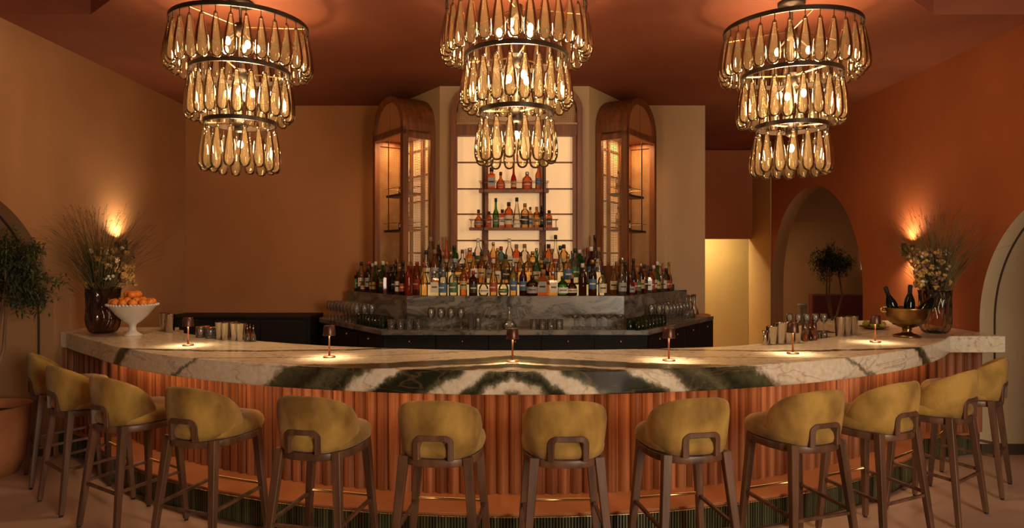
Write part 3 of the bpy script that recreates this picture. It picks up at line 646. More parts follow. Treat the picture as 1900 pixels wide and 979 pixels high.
# ------------------------------------------------------------------ bottles
GL = {'clear': thin_glass('bottle_clear', (.96, .93, .87), .8, .07, (.8, .7, .55)), 'amber': thin_glass('bottle_amber', (.90, .50, .20), .8, .18, (.62, .22, .05)),
      'honey': thin_glass('bottle_honey', (.96, .74, .42), .8, .16, (.80, .45, .14)), 'green': thin_glass('bottle_green', (.26, .52, .16), .8, .22, (.05, .20, .03)),
      'brown': thin_glass('bottle_brown', (.26, .10, .04), .8, .45, (.08, .025, .01)), 'blue': thin_glass('bottle_blue', (.38, .52, .55), .8, .25, (.12, .22, .26)),
      'red': thin_glass('bottle_red', (.66, .12, .06), .8, .4, (.5, .05, .02)), 'orange': thin_glass('bottle_orange', (.97, .45, .22), .8, .38, (.85, .24, .08)), 'black': M['dark_bottle']}
LC = {'cream': plain('label_cream', (.62, .52, .36), .7), 'white': plain('label_white', (.70, .66, .58), .7), 'black': plain('label_black', (.02, .018, .016), .5), 'blue': plain('label_blue', (.05, .12, .22), .6),
      'red': plain('label_red', (.35, .05, .03), .6), 'green': plain('label_green', (.06, .14, .06), .6), 'gold': plain('label_gold', (.48, .30, .10), .45), 'grey': plain('label_grey', (.30, .29, .27), .6)}
CC = {'black': plain('cap_black', (.02, .018, .018), .45), 'gold': plain('cap_gold', (.5, .32, .12), .35, metal=.8), 'wood': plain('cap_cork', (.28, .15, .07), .7), 'red': plain('cap_red', (.3, .03, .03), .4), 'silver': plain('cap_silver', (.5, .48, .45), .3, metal=.9), 'white': plain('cap_white', (.6, .56, .5), .5)}
KIND = {  # profile, label z range, radius, top, words
 'tall': ([(.036, 0), (.038, .004), (.038, .17), (.034, .195), (.018, .225), (.0145, .24), (.0145, .285)], (.05, .14), .038, .285, 'straight'),
 'whiskey': ([(.042, 0), (.044, .005), (.044, .15), (.038, .175), (.020, .19), (.016, .20), (.016, .235)], (.03, .12), .044, .235, 'broad'),
 'squat': ([(.052, 0), (.056, .006), (.056, .095), (.050, .125), (.028, .145), (.018, .155), (.018, .18)], (.025, .085), .056, .18, 'squat'),
 'long': ([(.035, 0), (.037, .004), (.037, .13), (.030, .165), (.016, .205), (.013, .24), (.013, .31)], (.035, .11), .037, .31, 'slender'),
 'wine': ([(.037, 0), (.038, .004), (.038, .175), (.032, .205), (.016, .228), (.0145, .30)], (.06, .145), .038, .30, 'sloping'),
 'flask': ([(.040, 0), (.05, .01), (.054, .05), (.046, .09), (.028, .115), (.016, .13), (.015, .19)], (.03, .07), .054, .19, 'bulbous'),
 'square': ([(.050, 0), (.052, .005), (.052, .14), (.046, .155), (.020, .165), (.018, .17), (.018, .205)], (.03, .12), .037, .205, 'square'),
 'cone': ([(.046, 0), (.048, .004), (.044, .04), (.030, .13), (.017, .20), (.013, .23), (.013, .27)], (.02, .05), .046, .27, 'conical'),
}
bm_cache = {}
def bottle_meshes(kind, col, lab, cap):
    key = (kind, col, lab, cap)
    if key in bm_cache: return bm_cache[key]
    prof, (la, lb), r, top, _ = KIND[kind]; n = 4 if kind == 'square' else 14
    rot = Matrix.Rotation(PI / 4, 4, 'Z') if n == 4 else None
    if n == 4:
        g = MB().lathe(prof[:4], 4, rot, False, cap=True).lathe([(.02, .15)] + prof[4:], 12, cap=True)
    else: g = MB().lathe(prof, n)
    gm = g.mesh('bottle', GL[col]); lm = MB()
    if n == 4: lm.box(-.034, .034, -.0385, -.0372, la, lb); 
    else:
        seg = 8; rr_ = r + .0012 if kind != 'cone' else .0455; vs = []
        for z in (la, lb):
            for i in range(seg + 1):
                a = -PI / 2 + (i / seg - .5) * 2.3; q = rr_ if kind != 'cone' else (.046 if z == la else .0425); q = q if kind != 'flask' else (.0545 if z == la else .052); vs.append((q * cos(a), q * sin(a), z))
        lm.add(vs, [(i, i + 1, seg + 2 + i, seg + 1 + i) for i in range(seg)], True)
        # thin printed band across the label
    lmesh = lm.mesh('label', LC[lab if lab != 'none' else 'cream'])
    cr = prof[-1][0] + .0025; cm = MB().lathe([(cr, top - .022), (cr, top + .004), (cr * .95, top + .016), (.0001, top + .017)], 12).mesh('stopper', CC[cap])
    bl = MB()
    bandcol = LC['black'] if lab in ('cream', 'white', 'gold', 'grey') else LC['cream']
    zb0 = la + (lb - la) * .45; zb1 = la + (lb - la) * .60
    if n == 4: bl.box(-.024, .024, -.0392, -.0386, zb0, zb1)
    else:
        vs = []; rr_ = r + .0022 if kind not in ('cone',) else .0462
        for z in (zb0, zb1):
            for i in range(5):
                a = -PI / 2 + (i / 4 - .5) * 1.3; vs.append((rr_ * cos(a), rr_ * sin(a), z))
        bl.add(vs, [(i, i + 1, 6 + i, 5 + i) for i in range(4)], True)
    bmesh_ = bl.mesh('label_band', bandcol)
    bm_cache[key] = (gm, lmesh, cm, bmesh_); return bm_cache[key]
nb_total = 0
def bottle(x, y, z, kind, col, lab, cap, where, sc=1.0, rz=None):
    global nb_total; nb_total += 1
    gm, lm, cm, bm_ = bottle_meshes(kind, col, lab, cap)
    o = link('bottle', gm, None, (x, y, z + .0012), (0, 0, rz if rz is not None else rnd.uniform(-.4, .4)), (sc, sc, sc))
    link('stopper', cm, o)
    if lab != 'none': lb = link('label', lm, o); link('label_band', bm_, lb)
    colw = {'clear': 'clear', 'amber': 'amber', 'honey': 'honey', 'green': 'green', 'brown': 'dark brown', 'blue': 'bluish', 'red': 'red', 'orange': 'orange', 'black': 'black'}[col]
    tag(o, f'{colw} {KIND[kind][4]} bottle, {lab + " label, " if lab != "none" else ""}{where}', 'bottle', 'spirit bottles of the back bar'); return o
kinds = list(KIND); caps = ['black', 'black', 'black', 'wood', 'gold', 'silver', 'wood', 'red', 'white']
def pick(bright):
    k = rnd.choice(['tall', 'tall', 'whiskey', 'whiskey', 'squat', 'long', 'wine', 'square', 'flask', 'long', 'tall'])
    c = rnd.choice(['clear', 'clear', 'clear', 'clear', 'clear', 'honey', 'honey', 'honey', 'amber', 'amber', 'green', 'brown', 'blue'] if bright else ['clear', 'clear', 'clear', 'clear', 'amber', 'brown', 'honey', 'honey', 'green', 'red', 'black'])
    return k, c, rnd.choice(['cream', 'none', 'black', 'blue', 'gold', 'grey', 'green', 'cream', 'white', 'red', 'none', 'none']), rnd.choice(caps)
def row(p0, p1, n, z, name, bright, forced={}):
    for i in range(n):
        t = (i + .5) / n; x = p0[0] + (p1[0] - p0[0]) * t + rnd.uniform(-.006, .006); y = p0[1] + (p1[1] - p0[1]) * t + rnd.uniform(-.006, .006)
        k, c, l, cp = forced.get(i, pick(bright)); bottle(x, y, z, k, c, l, cp, f'{ordn(i + 1)} from left in {name}', rnd.uniform(1.02, 1.24))
row((-.98, 7.17), (1.0, 7.17), 19, LZ, 'front row of central ledge', True,
    {1: ('square', 'clear', 'cream', 'silver'), 2: ('whiskey', 'clear', 'blue', 'silver'), 3: ('whiskey', 'clear', 'green', 'black'), 6: ('flask', 'clear', 'white', 'wood'), 9: ('tall', 'honey', 'blue', 'silver'), 10: ('tall', 'brown', 'blue', 'black'), 11: ('squat', 'brown', 'grey', 'black'),
     12: ('square', 'orange', 'grey', 'wood'), 13: ('square', 'honey', 'cream', 'silver'), 14: ('squat', 'green', 'white', 'green' if False else 'black'), 15: ('flask', 'brown', 'cream', 'wood')})
row((-.96, 7.355), (.98, 7.355), 23, LZ + .126, 'middle row of central ledge', True)
row((-.94, 7.525), (.96, 7.525), 22, LZ + .256, 'back row of central ledge', True, {2: ('long', 'orange', 'gold', 'wood'), 11: ('whiskey', 'orange', 'white', 'wood')})
def wingrow(base, u, inward, d, s0, s1, n, z, name, bright=False):
    a = base + u * s0 + inward * d; b_ = base + u * s1 + inward * d; row(tuple(a), tuple(b_), n, z, name, bright)
wingrow(lA, ul, intoL, .07, 1.48, .06, 14, LZ, 'front row of left wing ledge')
wingrow(lA, ul, intoL, .20, 1.50, .85, 6, LZ, 'back row of left wing ledge')
wingrow(lB, ur, intoR, .07, .05, 1.55, 15, LZ, 'front row of right wing ledge')
wingrow(lA, ul, intoL, .22, .74, .16, 7, LZ, 'middle row at left cabinet foot')
wingrow(lB, ur, intoR, .22, .18, .80, 7, LZ, 'middle row at right cabinet foot', True)
# hanging shelves
for i, (xp, k, c, l, cp, s) in enumerate([(912, 'square', 'orange', 'grey', 'black', 1.1), (929, 'flask', 'orange', 'red', 'black', .95), (953, 'long', 'red', 'gold', 'gold', .85), (978, 'squat', 'orange', 'red', 'silver', 1.0), (999, 'tall', 'orange', 'blue', 'red', .9)]):
    bottle(atx(xp, 7.42), 7.43, z1s + .028, k, c, l, cp, f'{ordn(i + 1)} from left on upper hanging shelf', s, 0)
for i, (xp, k, c, l, cp, s) in enumerate([(888, 'flask', 'orange', 'grey', 'black', .95), (907, 'square', 'orange', 'red', 'black', .8), (920, 'long', 'green', 'green', 'black', .98), (932, 'square', 'orange', 'white', 'black', .9), (944, 'whiskey', 'orange', 'cream', 'black', 1.1), (959, 'cone', 'clear', 'white', 'black', 1.15), (974, 'whiskey', 'honey', 'black', 'wood', 1.05), (984, 'tall', 'honey', 'blue', 'black', .75), (996, 'whiskey', 'amber', 'gold', 'wood', .9), (1005, 'tall', 'black', 'black', 'black', .8), (1019, 'square', 'orange', 'black', 'black', .85)]):
    bottle(atx(xp, 7.42), 7.43 + (.02 if i % 2 else -.01), z2s + .028, k, c, l, cp, f'{ordn(i + 1)} from left on lower hanging shelf', s, 0)
for side, (Wf, P, nm) in enumerate(((WLf, PL, 'left'), (WRf, PR, 'right'))):
    for lvl, zz in ((0, atz(429, 7.75)), (1, atz(363, 7.75))):
        for j, (a, k, c) in enumerate(((.14, 'tall', 'clear'), (.24, 'whiskey', 'amber'), (.34, 'flask', 'clear')) if side == 0 else ((.13, 'tall', 'clear'), (.24, 'whiskey', 'orange'), (.36, 'squat', 'amber'))):
            q = Wf(a, .16, 0); bottle(P.x + q[0], P.y + q[1], zz + .025, k, c, ['cream', 'red', 'white'][j], 'black', f"{ordn(j + 1)} along {['lower', 'upper'][lvl]} shelf of {nm} cabinet", .85)
# ------------------------------------------------------------------ glassware
def glass_mesh(name, prof, m='clear', n=14): return MB().lathe(prof, n, cap=False).mesh(name, m)
wine_me = glass_mesh('wine_glass', [(.0001, 0), (.034, 0), (.034, .002), (.006, .006), (.0038, .02), (.0038, .085), (.012, .095), (.030, .115), (.037, .145), (.035, .175), (.029, .205), (.027, .205), (.033, .175), (.035, .145), (.028, .117), (.0001, .098)])
coupe_me = glass_mesh('coupe_glass', [(.0001, 0), (.034, 0), (.034, .002), (.006, .006), (.0038, .02), (.0038, .09), (.014, .10), (.040, .118), (.047, .14), (.045, .14), (.038, .12), (.0001, .102)])
tum_me = glass_mesh('tumbler', [(.0001, .001), (.034, .001), (.036, .01), (.039, .095), (.037, .095), (.034, .014), (.0001, .012)])
green_me = glass_mesh('green_tumbler', [(.0001, .001), (.032, .001), (.034, .01), (.038, .11), (.036, .11), (.032, .012), (.0001, .010)], 'green_glass')
high_me = glass_mesh('highball_glass', [(.0001, .001), (.028, .001), (.029, .01), (.031, .15), (.0295, .15), (.0275, .014), (.0001, .012)])
def glasses(mesh, name, base, u, inward, s0, s1, n, d0, rows, label, cat='glass', group=None):
    for j in range(rows):
        for i in range(n):
            s = s0 + (s1 - s0) * (i + .5) / n; q = base + u * s + inward * (d0 + j * .088)
            tag(link(name, mesh, None, (q.x, q.y, CZ + .001), (0, 0, rnd.uniform(0, 3))), f"{label}, {ordn(i + 1)} along" + (f", {['front', 'back', 'rear'][j]} row" if rows > 1 else ''), cat, group or label)
ex = Vector((1, 0)); ey = Vector((0, 1))
glasses(wine_me, 'wine_glass', cA, ul, intoL, 1.66, .75, 9, .08, 3, 'stemmed wine glass on left wing of stone counter')
glasses(green_me, 'green_tumbler', cA, ul, intoL, .74, .08, 8, .07, 2, 'green tumbler on left wing of stone counter')
glasses(tum_me, 'tumbler', cA, ex, ey, .04, .40, 4, .06, 2, 'clear tumbler left of the brandy glasses')
glasses(wine_me, 'brandy_glass', cA, ex, ey, .42, .82, 4, .15, 2, 'stemmed brandy glass at left of centre counter')
glasses(high_me, 'highball_glass', cA, ex, ey, .84, .98, 2, .08, 2, 'tall highball glass left of the decanter')
glasses(coupe_me, 'short_stem_glass', cA, ex, ey, 1.02, 1.18, 2, .08, 1, 'short stemmed glass beside the decanter')
glasses(tum_me, 'cut_tumbler', cA, ex, ey, 1.46, 1.80, 4, .06, 2, 'clear tumbler right of the decanter')
glasses(coupe_me, 'coupe_glass', cA, ex, ey, 1.86, 2.42, 5, .12, 2, 'wide coupe glass at right of centre counter')
glasses(green_me, 'green_tumbler', cB, ur, intoR, -.14, .62, 8, .07, 2, 'green tumbler at right bend of stone counter')
glasses(wine_me, 'wine_glass', cB, ur, intoR, .66, 1.5, 8, .08, 3, 'stemmed wine glass on right wing of stone counter')
dec = MB().lathe([(.0001, .001), (.06, .001), (.075, .02), (.072, .05), (.045, .085), (.017, .115), (.014, .20), (.022, .23), (.020, .23), (.012, .20), (.014, .115), (.042, .083), (.068, .05), (.07, .022), (.0001, .008)], 20, cap=False)
tag(obj('decanter', dec, 'clear', None, (atx(945, 6.83), 6.83, CZ)), 'clear glass decanter with round base and long neck behind central lamp', 'decanter')
for i in range(3):
    q = cB + ur * (1.62 + .14 * i) + intoR * .18
    tag(obj('swan_carafe', MB().lathe([(.0001, .001), (.05, .001), (.058, .03), (.05, .07), (.022, .13), (.016, .20), (.026, .27), (.024, .27), (.013, .2), (.019, .13), (.047, .07), (.054, .03), (.0001, .008)], 16, cap=False), 'clear', None, (q.x, q.y, CZ)), f'tall curved glass carafe at right counter end, {ordn(i + 1)} from the front', 'carafe', 'carafes on the right wing')
q = cB + ur * 1.93 + intoR * .10
tr = thing('wood_tray', 'small orange wooden tray at the right end of the stone counter', 'tray', (q.x, q.y, CZ + .001)); obj('tray_base', MB().box(-.09, .09, -.07, .07, 0, .012), 'pot', tr); obj('tray_rim', MB().tube([(-.09, -.07, .02), (.09, -.07, .02), (.09, .07, .02), (-.09, .07, .02)], .008, 6, closed=True), 'pot', tr)
q = lB + ur * 1.60 + intoR * .16
bxo = thing('speaker_box', 'small black box standing at the right end of the bottle ledge', 'box', (q.x, q.y, LZ)); bev(obj('body', MB().box(-.10, .10, -.06, .06, .0, .075), 'black', bxo), .006, 2); obj('front_grille', MB().box(-.085, .085, -.063, -.06, .01, .065), 'rubber', bxo)
# ------------------------------------------------------------------ table lamps
lamp_pos = [(349, 641, 'cordless bronze table lamp at the left end, beside the white fruit bowl'), (611, 663, 'small bronze table lamp left of the middle of the bar'), (951, 671, 'small bronze table lamp at the middle of the bar'),
            (1241, 669, 'small bronze table lamp right of the middle of the bar'), (1471, 656, 'small bronze table lamp in front of the steel shakers on the right'), (1624, 635, 'small bronze table lamp at the right end, beside the bronze bucket')]
for px, y, lab in lamp_pos:
    D = F * (EYE - BAR) / (y - HOR); t = thing('table_lamp', lab, 'lamp', (atx(px, D), D, BAR + .001), 0, 'cordless lamps on the bar')
    obj('base', MB().lathe([(.0001, 0), (.041, 0), (.042, .004), (.040, .009), (.006, .012)], 28), 'copper', t)
    obj('stem', MB().lathe([(.0065, .010), (.006, .12), (.005, .177)], 12), 'copper', t)
    obj('shade', MB().lathe([(.041, .146), (.0415, .148), (.0365, .210), (.033, .214), (.0001, .215), (.0001, .211), (.032, .210), (.0385, .147)], 28, cap=False), 'lampshade', t)
    obj('led', MB().lathe([(.0001, .176), (.020, .176), (.020, .182), (.0001, .182)], 16), 'lamp_led', t)
    l = bpy.data.lights.new('lamp_light', 'SPOT'); l.energy = 12; l.color = (1, .70, .38); l.spot_size = R(160); l.spot_blend = 1; l.shadow_soft_size = .018
    link('lamp_light', l, t, (0, 0, .172))
# ------------------------------------------------------------------ wall sconces
for X, yy, zz, s, lab in ((LW, 7.10, 1.90, 1, 'bronze up-and-down sconce on the left wall behind the dried grasses'), (RW, 7.22, 1.87, -1, 'bronze up-and-down sconce on the rust wall behind the flowers')):
    t = thing('wall_sconce', lab, 'sconce', (X, yy, zz), 0, 'wall sconces above the bar ends')
    obj('back_plate', MB().box(min(0, s * .015), max(0, s * .015), -.03, .03, -.05, .05), 'blackmetal', t)
    obj('shade', MB().lathe([(.032, -.07), (.034, -.07), (.034, .07), (.032, .07)], 20, cap=False), 'blackmetal', t, (s * .085, 0, 0))
    obj('shade_arm', MB().box(min(s * .01, s * .05), max(s * .01, s * .05), -.01, .01, -.015, .015), 'blackmetal', t)
    for d, e in ((1, 34), (-1, 20 if s < 0 else 6)):
        l = bpy.data.lights.new('sconce_light', 'SPOT'); l.energy = e; l.color = (1, .68, .36); l.spot_size = R(150); l.spot_blend = 1.0; l.shadow_soft_size = .03
        link('sconce_light', l, t, (s * .085, 0, d * .06), (PI if d > 0 else 0, 0, 0))
# passage lights
dl = thing('downlight', 'tiny recessed downlight in the passage ceiling', 'downlight', (3.3, 9.9, CEIL)); obj('trim_ring', MB().lathe([(.045, -.004), (.045, 0), (.03, 0), (.03, -.004)], 20, cap=False), 'brass', dl); obj('lens', MB().lathe([(.0001, -.002), (.03, -.002)], 20, cap=False), 'down_led', dl)
area('passage_light', (3.2, 12.7, 2.45), (3.2, 13.1, 1.0), 1.6, .3, 52, (1, .74, .40))
area('side_room_light', (6.6, 10.5, 3.5), (6.6, 11, 0), 1.5, 1.5, 7, (1, .72, .42))
area('arch_room_left', (-5.2, 4.9, 2.1), (-5.2, 4.9, 0), .5, .5, 1.5, (1, .7, .4))
# ------------------------------------------------------------------ fruit bowl + oranges (left)
bx_, by_ = atx(246, 5.90), 5.90
fb = thing('fruit_bowl', 'white footed ceramic bowl with beaded rim, heaped with oranges', 'bowl', (bx_, by_, BAR + .001))
prof = [(.0001, 0), (.072, 0), (.074, .008), (.055, .022), (.034, .04), (.026, .07), (.032, .098), (.075, .128), (.125, .178), (.165, .232), (.197, .262), (.199, .270), (.190, .271), (.158, .24), (.118, .188), (.07, .142), (.0001, .125)]
obj('bowl_body', MB().lathe(prof, 48, rib=lambda a, z: 1 + (.012 * cos(24 * a) if .15 < z < .255 else 0), cap=False), 'white_ceramic', fb)
bd = MB()
for i in range(44): a = 2 * PI * i / 44; bd.ball((.199 * cos(a), .199 * sin(a), .268), .0105, 8, 5)
tag(obj('rim_beads', bd, 'white_ceramic', fb), kind='stuff')
om = MB().ball((0, 0, 0), .036, 16, 10, (1, 1, .92)).mesh('orange', 'orange_skin'); stem_me = MB().lathe([(.0001, .0335), (.004, .0335), (.003, .037), (.0001, .037)], 6).mesh('stem_scar', 'leaf_dark')
orr = [(.150 * cos(2 * PI * k / 12), .150 * sin(2 * PI * k / 12), .283) for k in range(12)] + [(.082 * cos(2 * PI * k / 7 + .2), .082 * sin(2 * PI * k / 7 + .2), .300) for k in range(7)] + [(0.0, 0, .302)] + [(.042 * cos(2 * PI * k / 3 + .9) , .042 * sin(2 * PI * k / 3 + .9), .352) for k in range(3)]
for i, (x, y, z) in enumerate(orr):
    wh = f'{ordn(i + 1)} round the rim of the heap' if i < 12 else (f'{ordn(i - 11)} of the middle ring' if i < 19 else ('hidden at the heart of the heap' if i == 19 else f'{ordn(i - 19)} on top of the heap'))
    o = link('orange', om, None, (bx_ + x, by_ + y, BAR + z + .004), (rnd.uniform(-1, 1), rnd.uniform(-1, 1), rnd.uniform(0, 6))); link('stem_scar', stem_me, o); tag(o, f'whole orange in the white bowl, {wh}', 'orange', 'oranges in the white bowl')
# ------------------------------------------------------------------ vases with dried arrangements
def vase(x, y, r, h, mat, label):
    t = thing('vase', label, 'vase', (x, y, BAR + .001))
    rib = lambda a, z: 1 + .06 * cos(12 * a + 1.3 * sin(z * 34))
    pr_ = [(.0001, 0), (r * .62, 0), (r * .78, h * .03), (r * .93, h * .13), (r, h * .30), (r * .97, h * .6), (r * .96, h * .8), (r * 1.0, h * .97), (r * 1.03, h), (r * .98, h), (r * .92, h * .8), (r * .9, h * .3), (r * .7, h * .08), (.0001, h * .05)]
    prs = []
    for (r0, z0), (r1, z1) in zip(pr_, pr_[1:]):
        for k in range(3): prs.append((r0 + (r1 - r0) * k / 3, z0 + (z1 - z0) * k / 3))
    prs.append(pr_[-1]); obj('vase_body', MB().lathe(prs, 84, rib=rib, cap=False), mat, t)
    obj('vase_rim', MB().tube([(r * 1.01 * cos(2 * PI * k / 40), r * 1.01 * sin(2 * PI * k / 40), h) for k in range(40)], .004, 6, closed=True), mat, t)
    return t
def leaf(mb, p, d, L_, w_, up=Vector((0, 0, 1)), droop=.2):
    d = d.normalized(); s = d.cross(up)
    if s.length < .05: s = d.cross(Vector((1, 0, 0)))
    s.normalize(); nrm = s.cross(d)
    m = p + d * L_ * .45 + nrm * L_ * .06; e = p + d * L_ - Vector((0, 0, L_ * droop)); q = p + d * L_ * .2
    mb.add([p, q + s * w_ * .35, m + s * w_ * .5, e, m - s * w_ * .5, q - s * w_ * .35, q - nrm * w_ * .1, m - nrm * w_ * .15], [(0, 1, 6), (1, 2, 7, 6), (2, 3, 7), (3, 4, 7), (4, 5, 6, 7), (5, 0, 6)], True)
def blade(mb, p0, d, L_, bend, w0, seg=7):
    pts = []; p = Vector(p0); d = Vector(d).normalized(); hz = Vector((d.x, d.y, 0))
    hz = hz.normalized() if hz.length > 1e-3 else Vector((1, 0, 0))
    for i in range(seg + 1):
        pts.append(p.copy()); t = i / seg; p = p + d * (L_ / seg); d = (d + hz * bend * t - Vector((0, 0, bend * t * 1.1))).normalized()
    mb.tube(pts, [w0 * (1 - .8 * i / seg) for i in range(seg + 1)], 3); return pts[-1], d
def arrangement(x, y, h, label, seed, flip, n_grass, heads):
    rg = random.Random(seed); t = thing('dried_bouquet', label, 'flowers', (x, y, BAR)); gr = MB(); pl_ = MB()
    for i in range(n_grass):
        ox = rg.gauss(-flip * .30, .28) if i % 10 < 7 else rg.gauss(flip * .35, .25); oy = rg.gauss(0, .22); a = rg.uniform(0, 6.28); L_ = rg.uniform(.38, .80)
        bx0 = MB(); e, d = blade(bx0, (rg.uniform(-.05, .05) - flip * .02, rg.uniform(-.05, .05), h * rg.uniform(.55, .8)), (ox * .9, oy, 1), L_ + .1, rg.uniform(.02, .26), .0032)
        if not (LW + .03 < x + e.x < RW - .03): continue
        gr.add(bx0.v, bx0.f, True)
        for k in range(4): leaf(pl_, e - d * .02 * k, (d + Vector((rg.uniform(-.4, .4), rg.uniform(-.4, .4), rg.uniform(-.3, .3)))), rg.uniform(.02, .04), .004)
    tag(obj('grass_stems', gr, 'grass_mat', t), 'fine dried grass stems', kind='stuff'); tag(obj('seed_heads', pl_, 'leaf_brown', t), kind='stuff')
    for i in range(heads):
        fx = flip * rg.uniform(-.10, .26); fz = h + rg.uniform(.03, .36); fy = rg.uniform(-.11, .08); fx *= 1.0 + .2 * (fz - h)
        s = MB(); s.tube([(fx * .2, fy * .2, h * .7), (fx * .6, fy * .6, (h + fz) / 2), (fx, fy, fz)], .0022, 4)
        kind = rg.choice(['flower_gold', 'flower_gold', 'flower_gold', 'flower_plum', 'flower_white'])
        f = MB(); nn = 9 if kind != 'flower_white' else 3
        for k in range(nn):
            v = Vector((rg.gauss(0, 1), rg.gauss(0, 1), rg.gauss(0, .8))).normalized() * rg.uniform(.01, .026); f.ball((fx + v.x, fy + v.y, fz + v.z), rg.uniform(.009, .016), 7, 5)
        o = obj('flower_head', f, kind, t); obj('flower_stem', s, 'grass_mat', o)
    for i in range(16):
        a = rg.uniform(0, 6.28); lf = MB(); r0 = .09; rz_ = rg.uniform(-.02, .12)
        leaf(lf, Vector((r0 * cos(a), r0 * sin(a), h + rz_)), Vector((cos(a), sin(a), rg.uniform(.1, .9))), rg.uniform(.07, .13), rg.uniform(.03, .055)); obj('leaf', lf, 'leaf_brown' if i % 3 else 'leaf_dark', t)
vx, vy = atx(195, 6.15), 6.12
vase(vx, vy, .135, .40, 'brown_glass', 'dark brown ribbed glass vase at the left end of the bar')
arrangement(vx, vy, .40, 'dried grasses and amber flowers fanning from the brown vase', 3, 1, 480, 60)
vx, vy = atx(1735, 6.12), 6.12
vase(vx, vy, .128, .385, 'smoke_glass', 'smoky clear ribbed glass vase at the right end of the bar')
arrangement(vx, vy, .385, 'dried grasses and golden flowers in the smoky right vase', 5, -.7, 420, 120)
# ------------------------------------------------------------------ bronze wine bucket with bottles (right)
kx, ky = atx(1684, 5.79), 5.80
bk = thing('wine_bucket', 'aged bronze footed wine bucket holding three dark bottles', 'bucket', (kx, ky, BAR + .001))
obj('bucket_bowl', MB().lathe([(.03, .075), (.075, .088), (.135, .125), (.168, .175), (.178, .235), (.186, .245), (.180, .250), (.170, .24), (.160, .18), (.125, .135), (.06, .102), (.0001, .10)], 48, cap=False), 'bronze', bk)
obj('bucket_foot', MB().lathe([(.0001, 0), (.105, 0), (.108, .012), (.085, .022), (.045, .034), (.030, .05), (.040, .066), (.030, .078)], 40), 'bronze', bk)
hd = MB(); hd.tube([(-.18, 0, .21), (-.215, 0, .215), (-.225, 0, .235), (-.21, 0, .255), (-.175, 0, .25)], .009, 8); hd.tube([(.18, 0, .21), (.215, 0, .215), (.225, 0, .235), (.21, 0, .255), (.175, 0, .25)], .009, 8); obj('bucket_handle', hd, 'bronze', bk)
wb = MB().lathe([(.042, 0), (.044, .005), (.044, .17), (.038, .20), (.020, .245), (.0155, .26), (.0155, .31), (.0001, .312)], 18).mesh('champagne_bottle', 'dark_bottle')
foil = MB().lathe([(.0165, .255), (.0172, .29), (.0185, .312), (.015, .325), (.0001, .327)], 14).mesh('foil', 'black')
for i, (dx, dy, tx, tz, l) in enumerate([(-.075, .0, .0, -.34, 'dark wine bottle leaning left in the bronze bucket'), (.0, -.02, .04, 0.03, 'dark wine bottle standing upright in the middle of the bronze bucket'), (.075, .02, .05, .62, 'dark wine bottle lying to the right in the bronze bucket')]):
    o = link('champagne_bottle', wb, None, (kx + dx, ky + dy, BAR + .118), (tx, tz, 0)); link('foil', foil, o); tag(o, l, 'bottle', 'wine bottles in the bucket')
pt = thing('citrus_plate', 'low dark plate of limes and lemons left of the bronze bucket', 'plate', (atx(1622, 6.5), 6.5, BAR + .001)); obj('plate_body', MB().lathe([(.0001, 0), (.07, 0), (.13, .018), (.131, .022), (.07, .008), (.0001, .007)], 32, cap=False), 'bronze', pt)
for i in range(7):
    a = 2 * PI * i / 6; r = .075 if i < 6 else 0
    tag(obj('lime', MB().ball((0, 0, 0), .033, 14, 9, (1.1, 1, .95)).lathe([(.006, .030), (.003, .038), (.0001, .039)], 6), 'lime', None, (atx(1622, 6.5) + r * cos(a), 6.5 + r * sin(a), BAR + .045 + (.045 if i == 6 else 0))), f'yellow-green citrus fruit on the dark plate, ' + ('topmost' if i == 6 else f'{ordn(i + 1)} round the ring'), 'lime', 'citrus fruit on the plate')
# ------------------------------------------------------------------ bartender's tools
def shaker_mesh(h, r): return MB().lathe([(r * .72, 0), (r * .76, .004), (r, h - .004), (r * 1.03, h - .002), (r * 1.03, h), (r * .97, h), (r * .72, .01), (.0001, .01)], 24, cap=True).mesh('shaker_tin', 'steel')
sh1 = shaker_mesh(.165, .045); sh2 = shaker_mesh(.14, .042)
def on_bar(px, D, me, name, label, cat, group=None, rot=0): return tag(link(name, me, None, (atx(px, D), D, BAR + .001), (0, 0, rot)), label, cat, group)
for px, D, me, l in ((305, 6.30, sh1, 'tall steel shaker tin nearest the white fruit bowl'), (316, 6.18, sh1, 'tall steel shaker tin, right one of the pair by the fruit bowl'),
    (409, 5.63, sh2, 'brass-lit shaker tin, leftmost of the left tin row'), (420, 5.58, sh2, 'brass-lit shaker tin, second of the left tin row'), (431, 5.66, sh2, 'brass-lit shaker tin at the back of the left row'), (437, 5.54, sh2, 'brass-lit shaker tin, fourth of the left row'), (448, 5.50, sh2, 'brass-lit shaker tin at the right end of the left row'),
    (1432, 5.27, sh2, 'steel shaker tin, leftmost in the right tin row'), (1447, 5.30, sh1, 'steel shaker tin, second in the right tin row'), (1461, 5.33, sh1, 'steel shaker tin, third in the right tin row'), (1477, 5.38, sh2, 'steel shaker tin behind the right lamp'),
    (1558, 5.85, sh1, 'steel shaker tin, left of the three by the citrus plate'), (1570, 5.9, sh1, 'steel shaker tin, middle of the three by the citrus plate'), (1582, 5.95, sh1, 'steel shaker tin, right of the three by the citrus plate')):
    on_bar(px, D, me, 'shaker_tin', l, 'shaker', 'steel shaker tins')
jig = MB().lathe([(.019, 0), (.022, .001), (.006, .055), (.022, .110), (.019, .110), (.004, .058), (.0001, .056)], 18).mesh('jigger', 'steel')
on_bar(1419, 5.24, jig, 'jigger', 'double-ended steel jigger left of the right shaker tins', 'jigger')
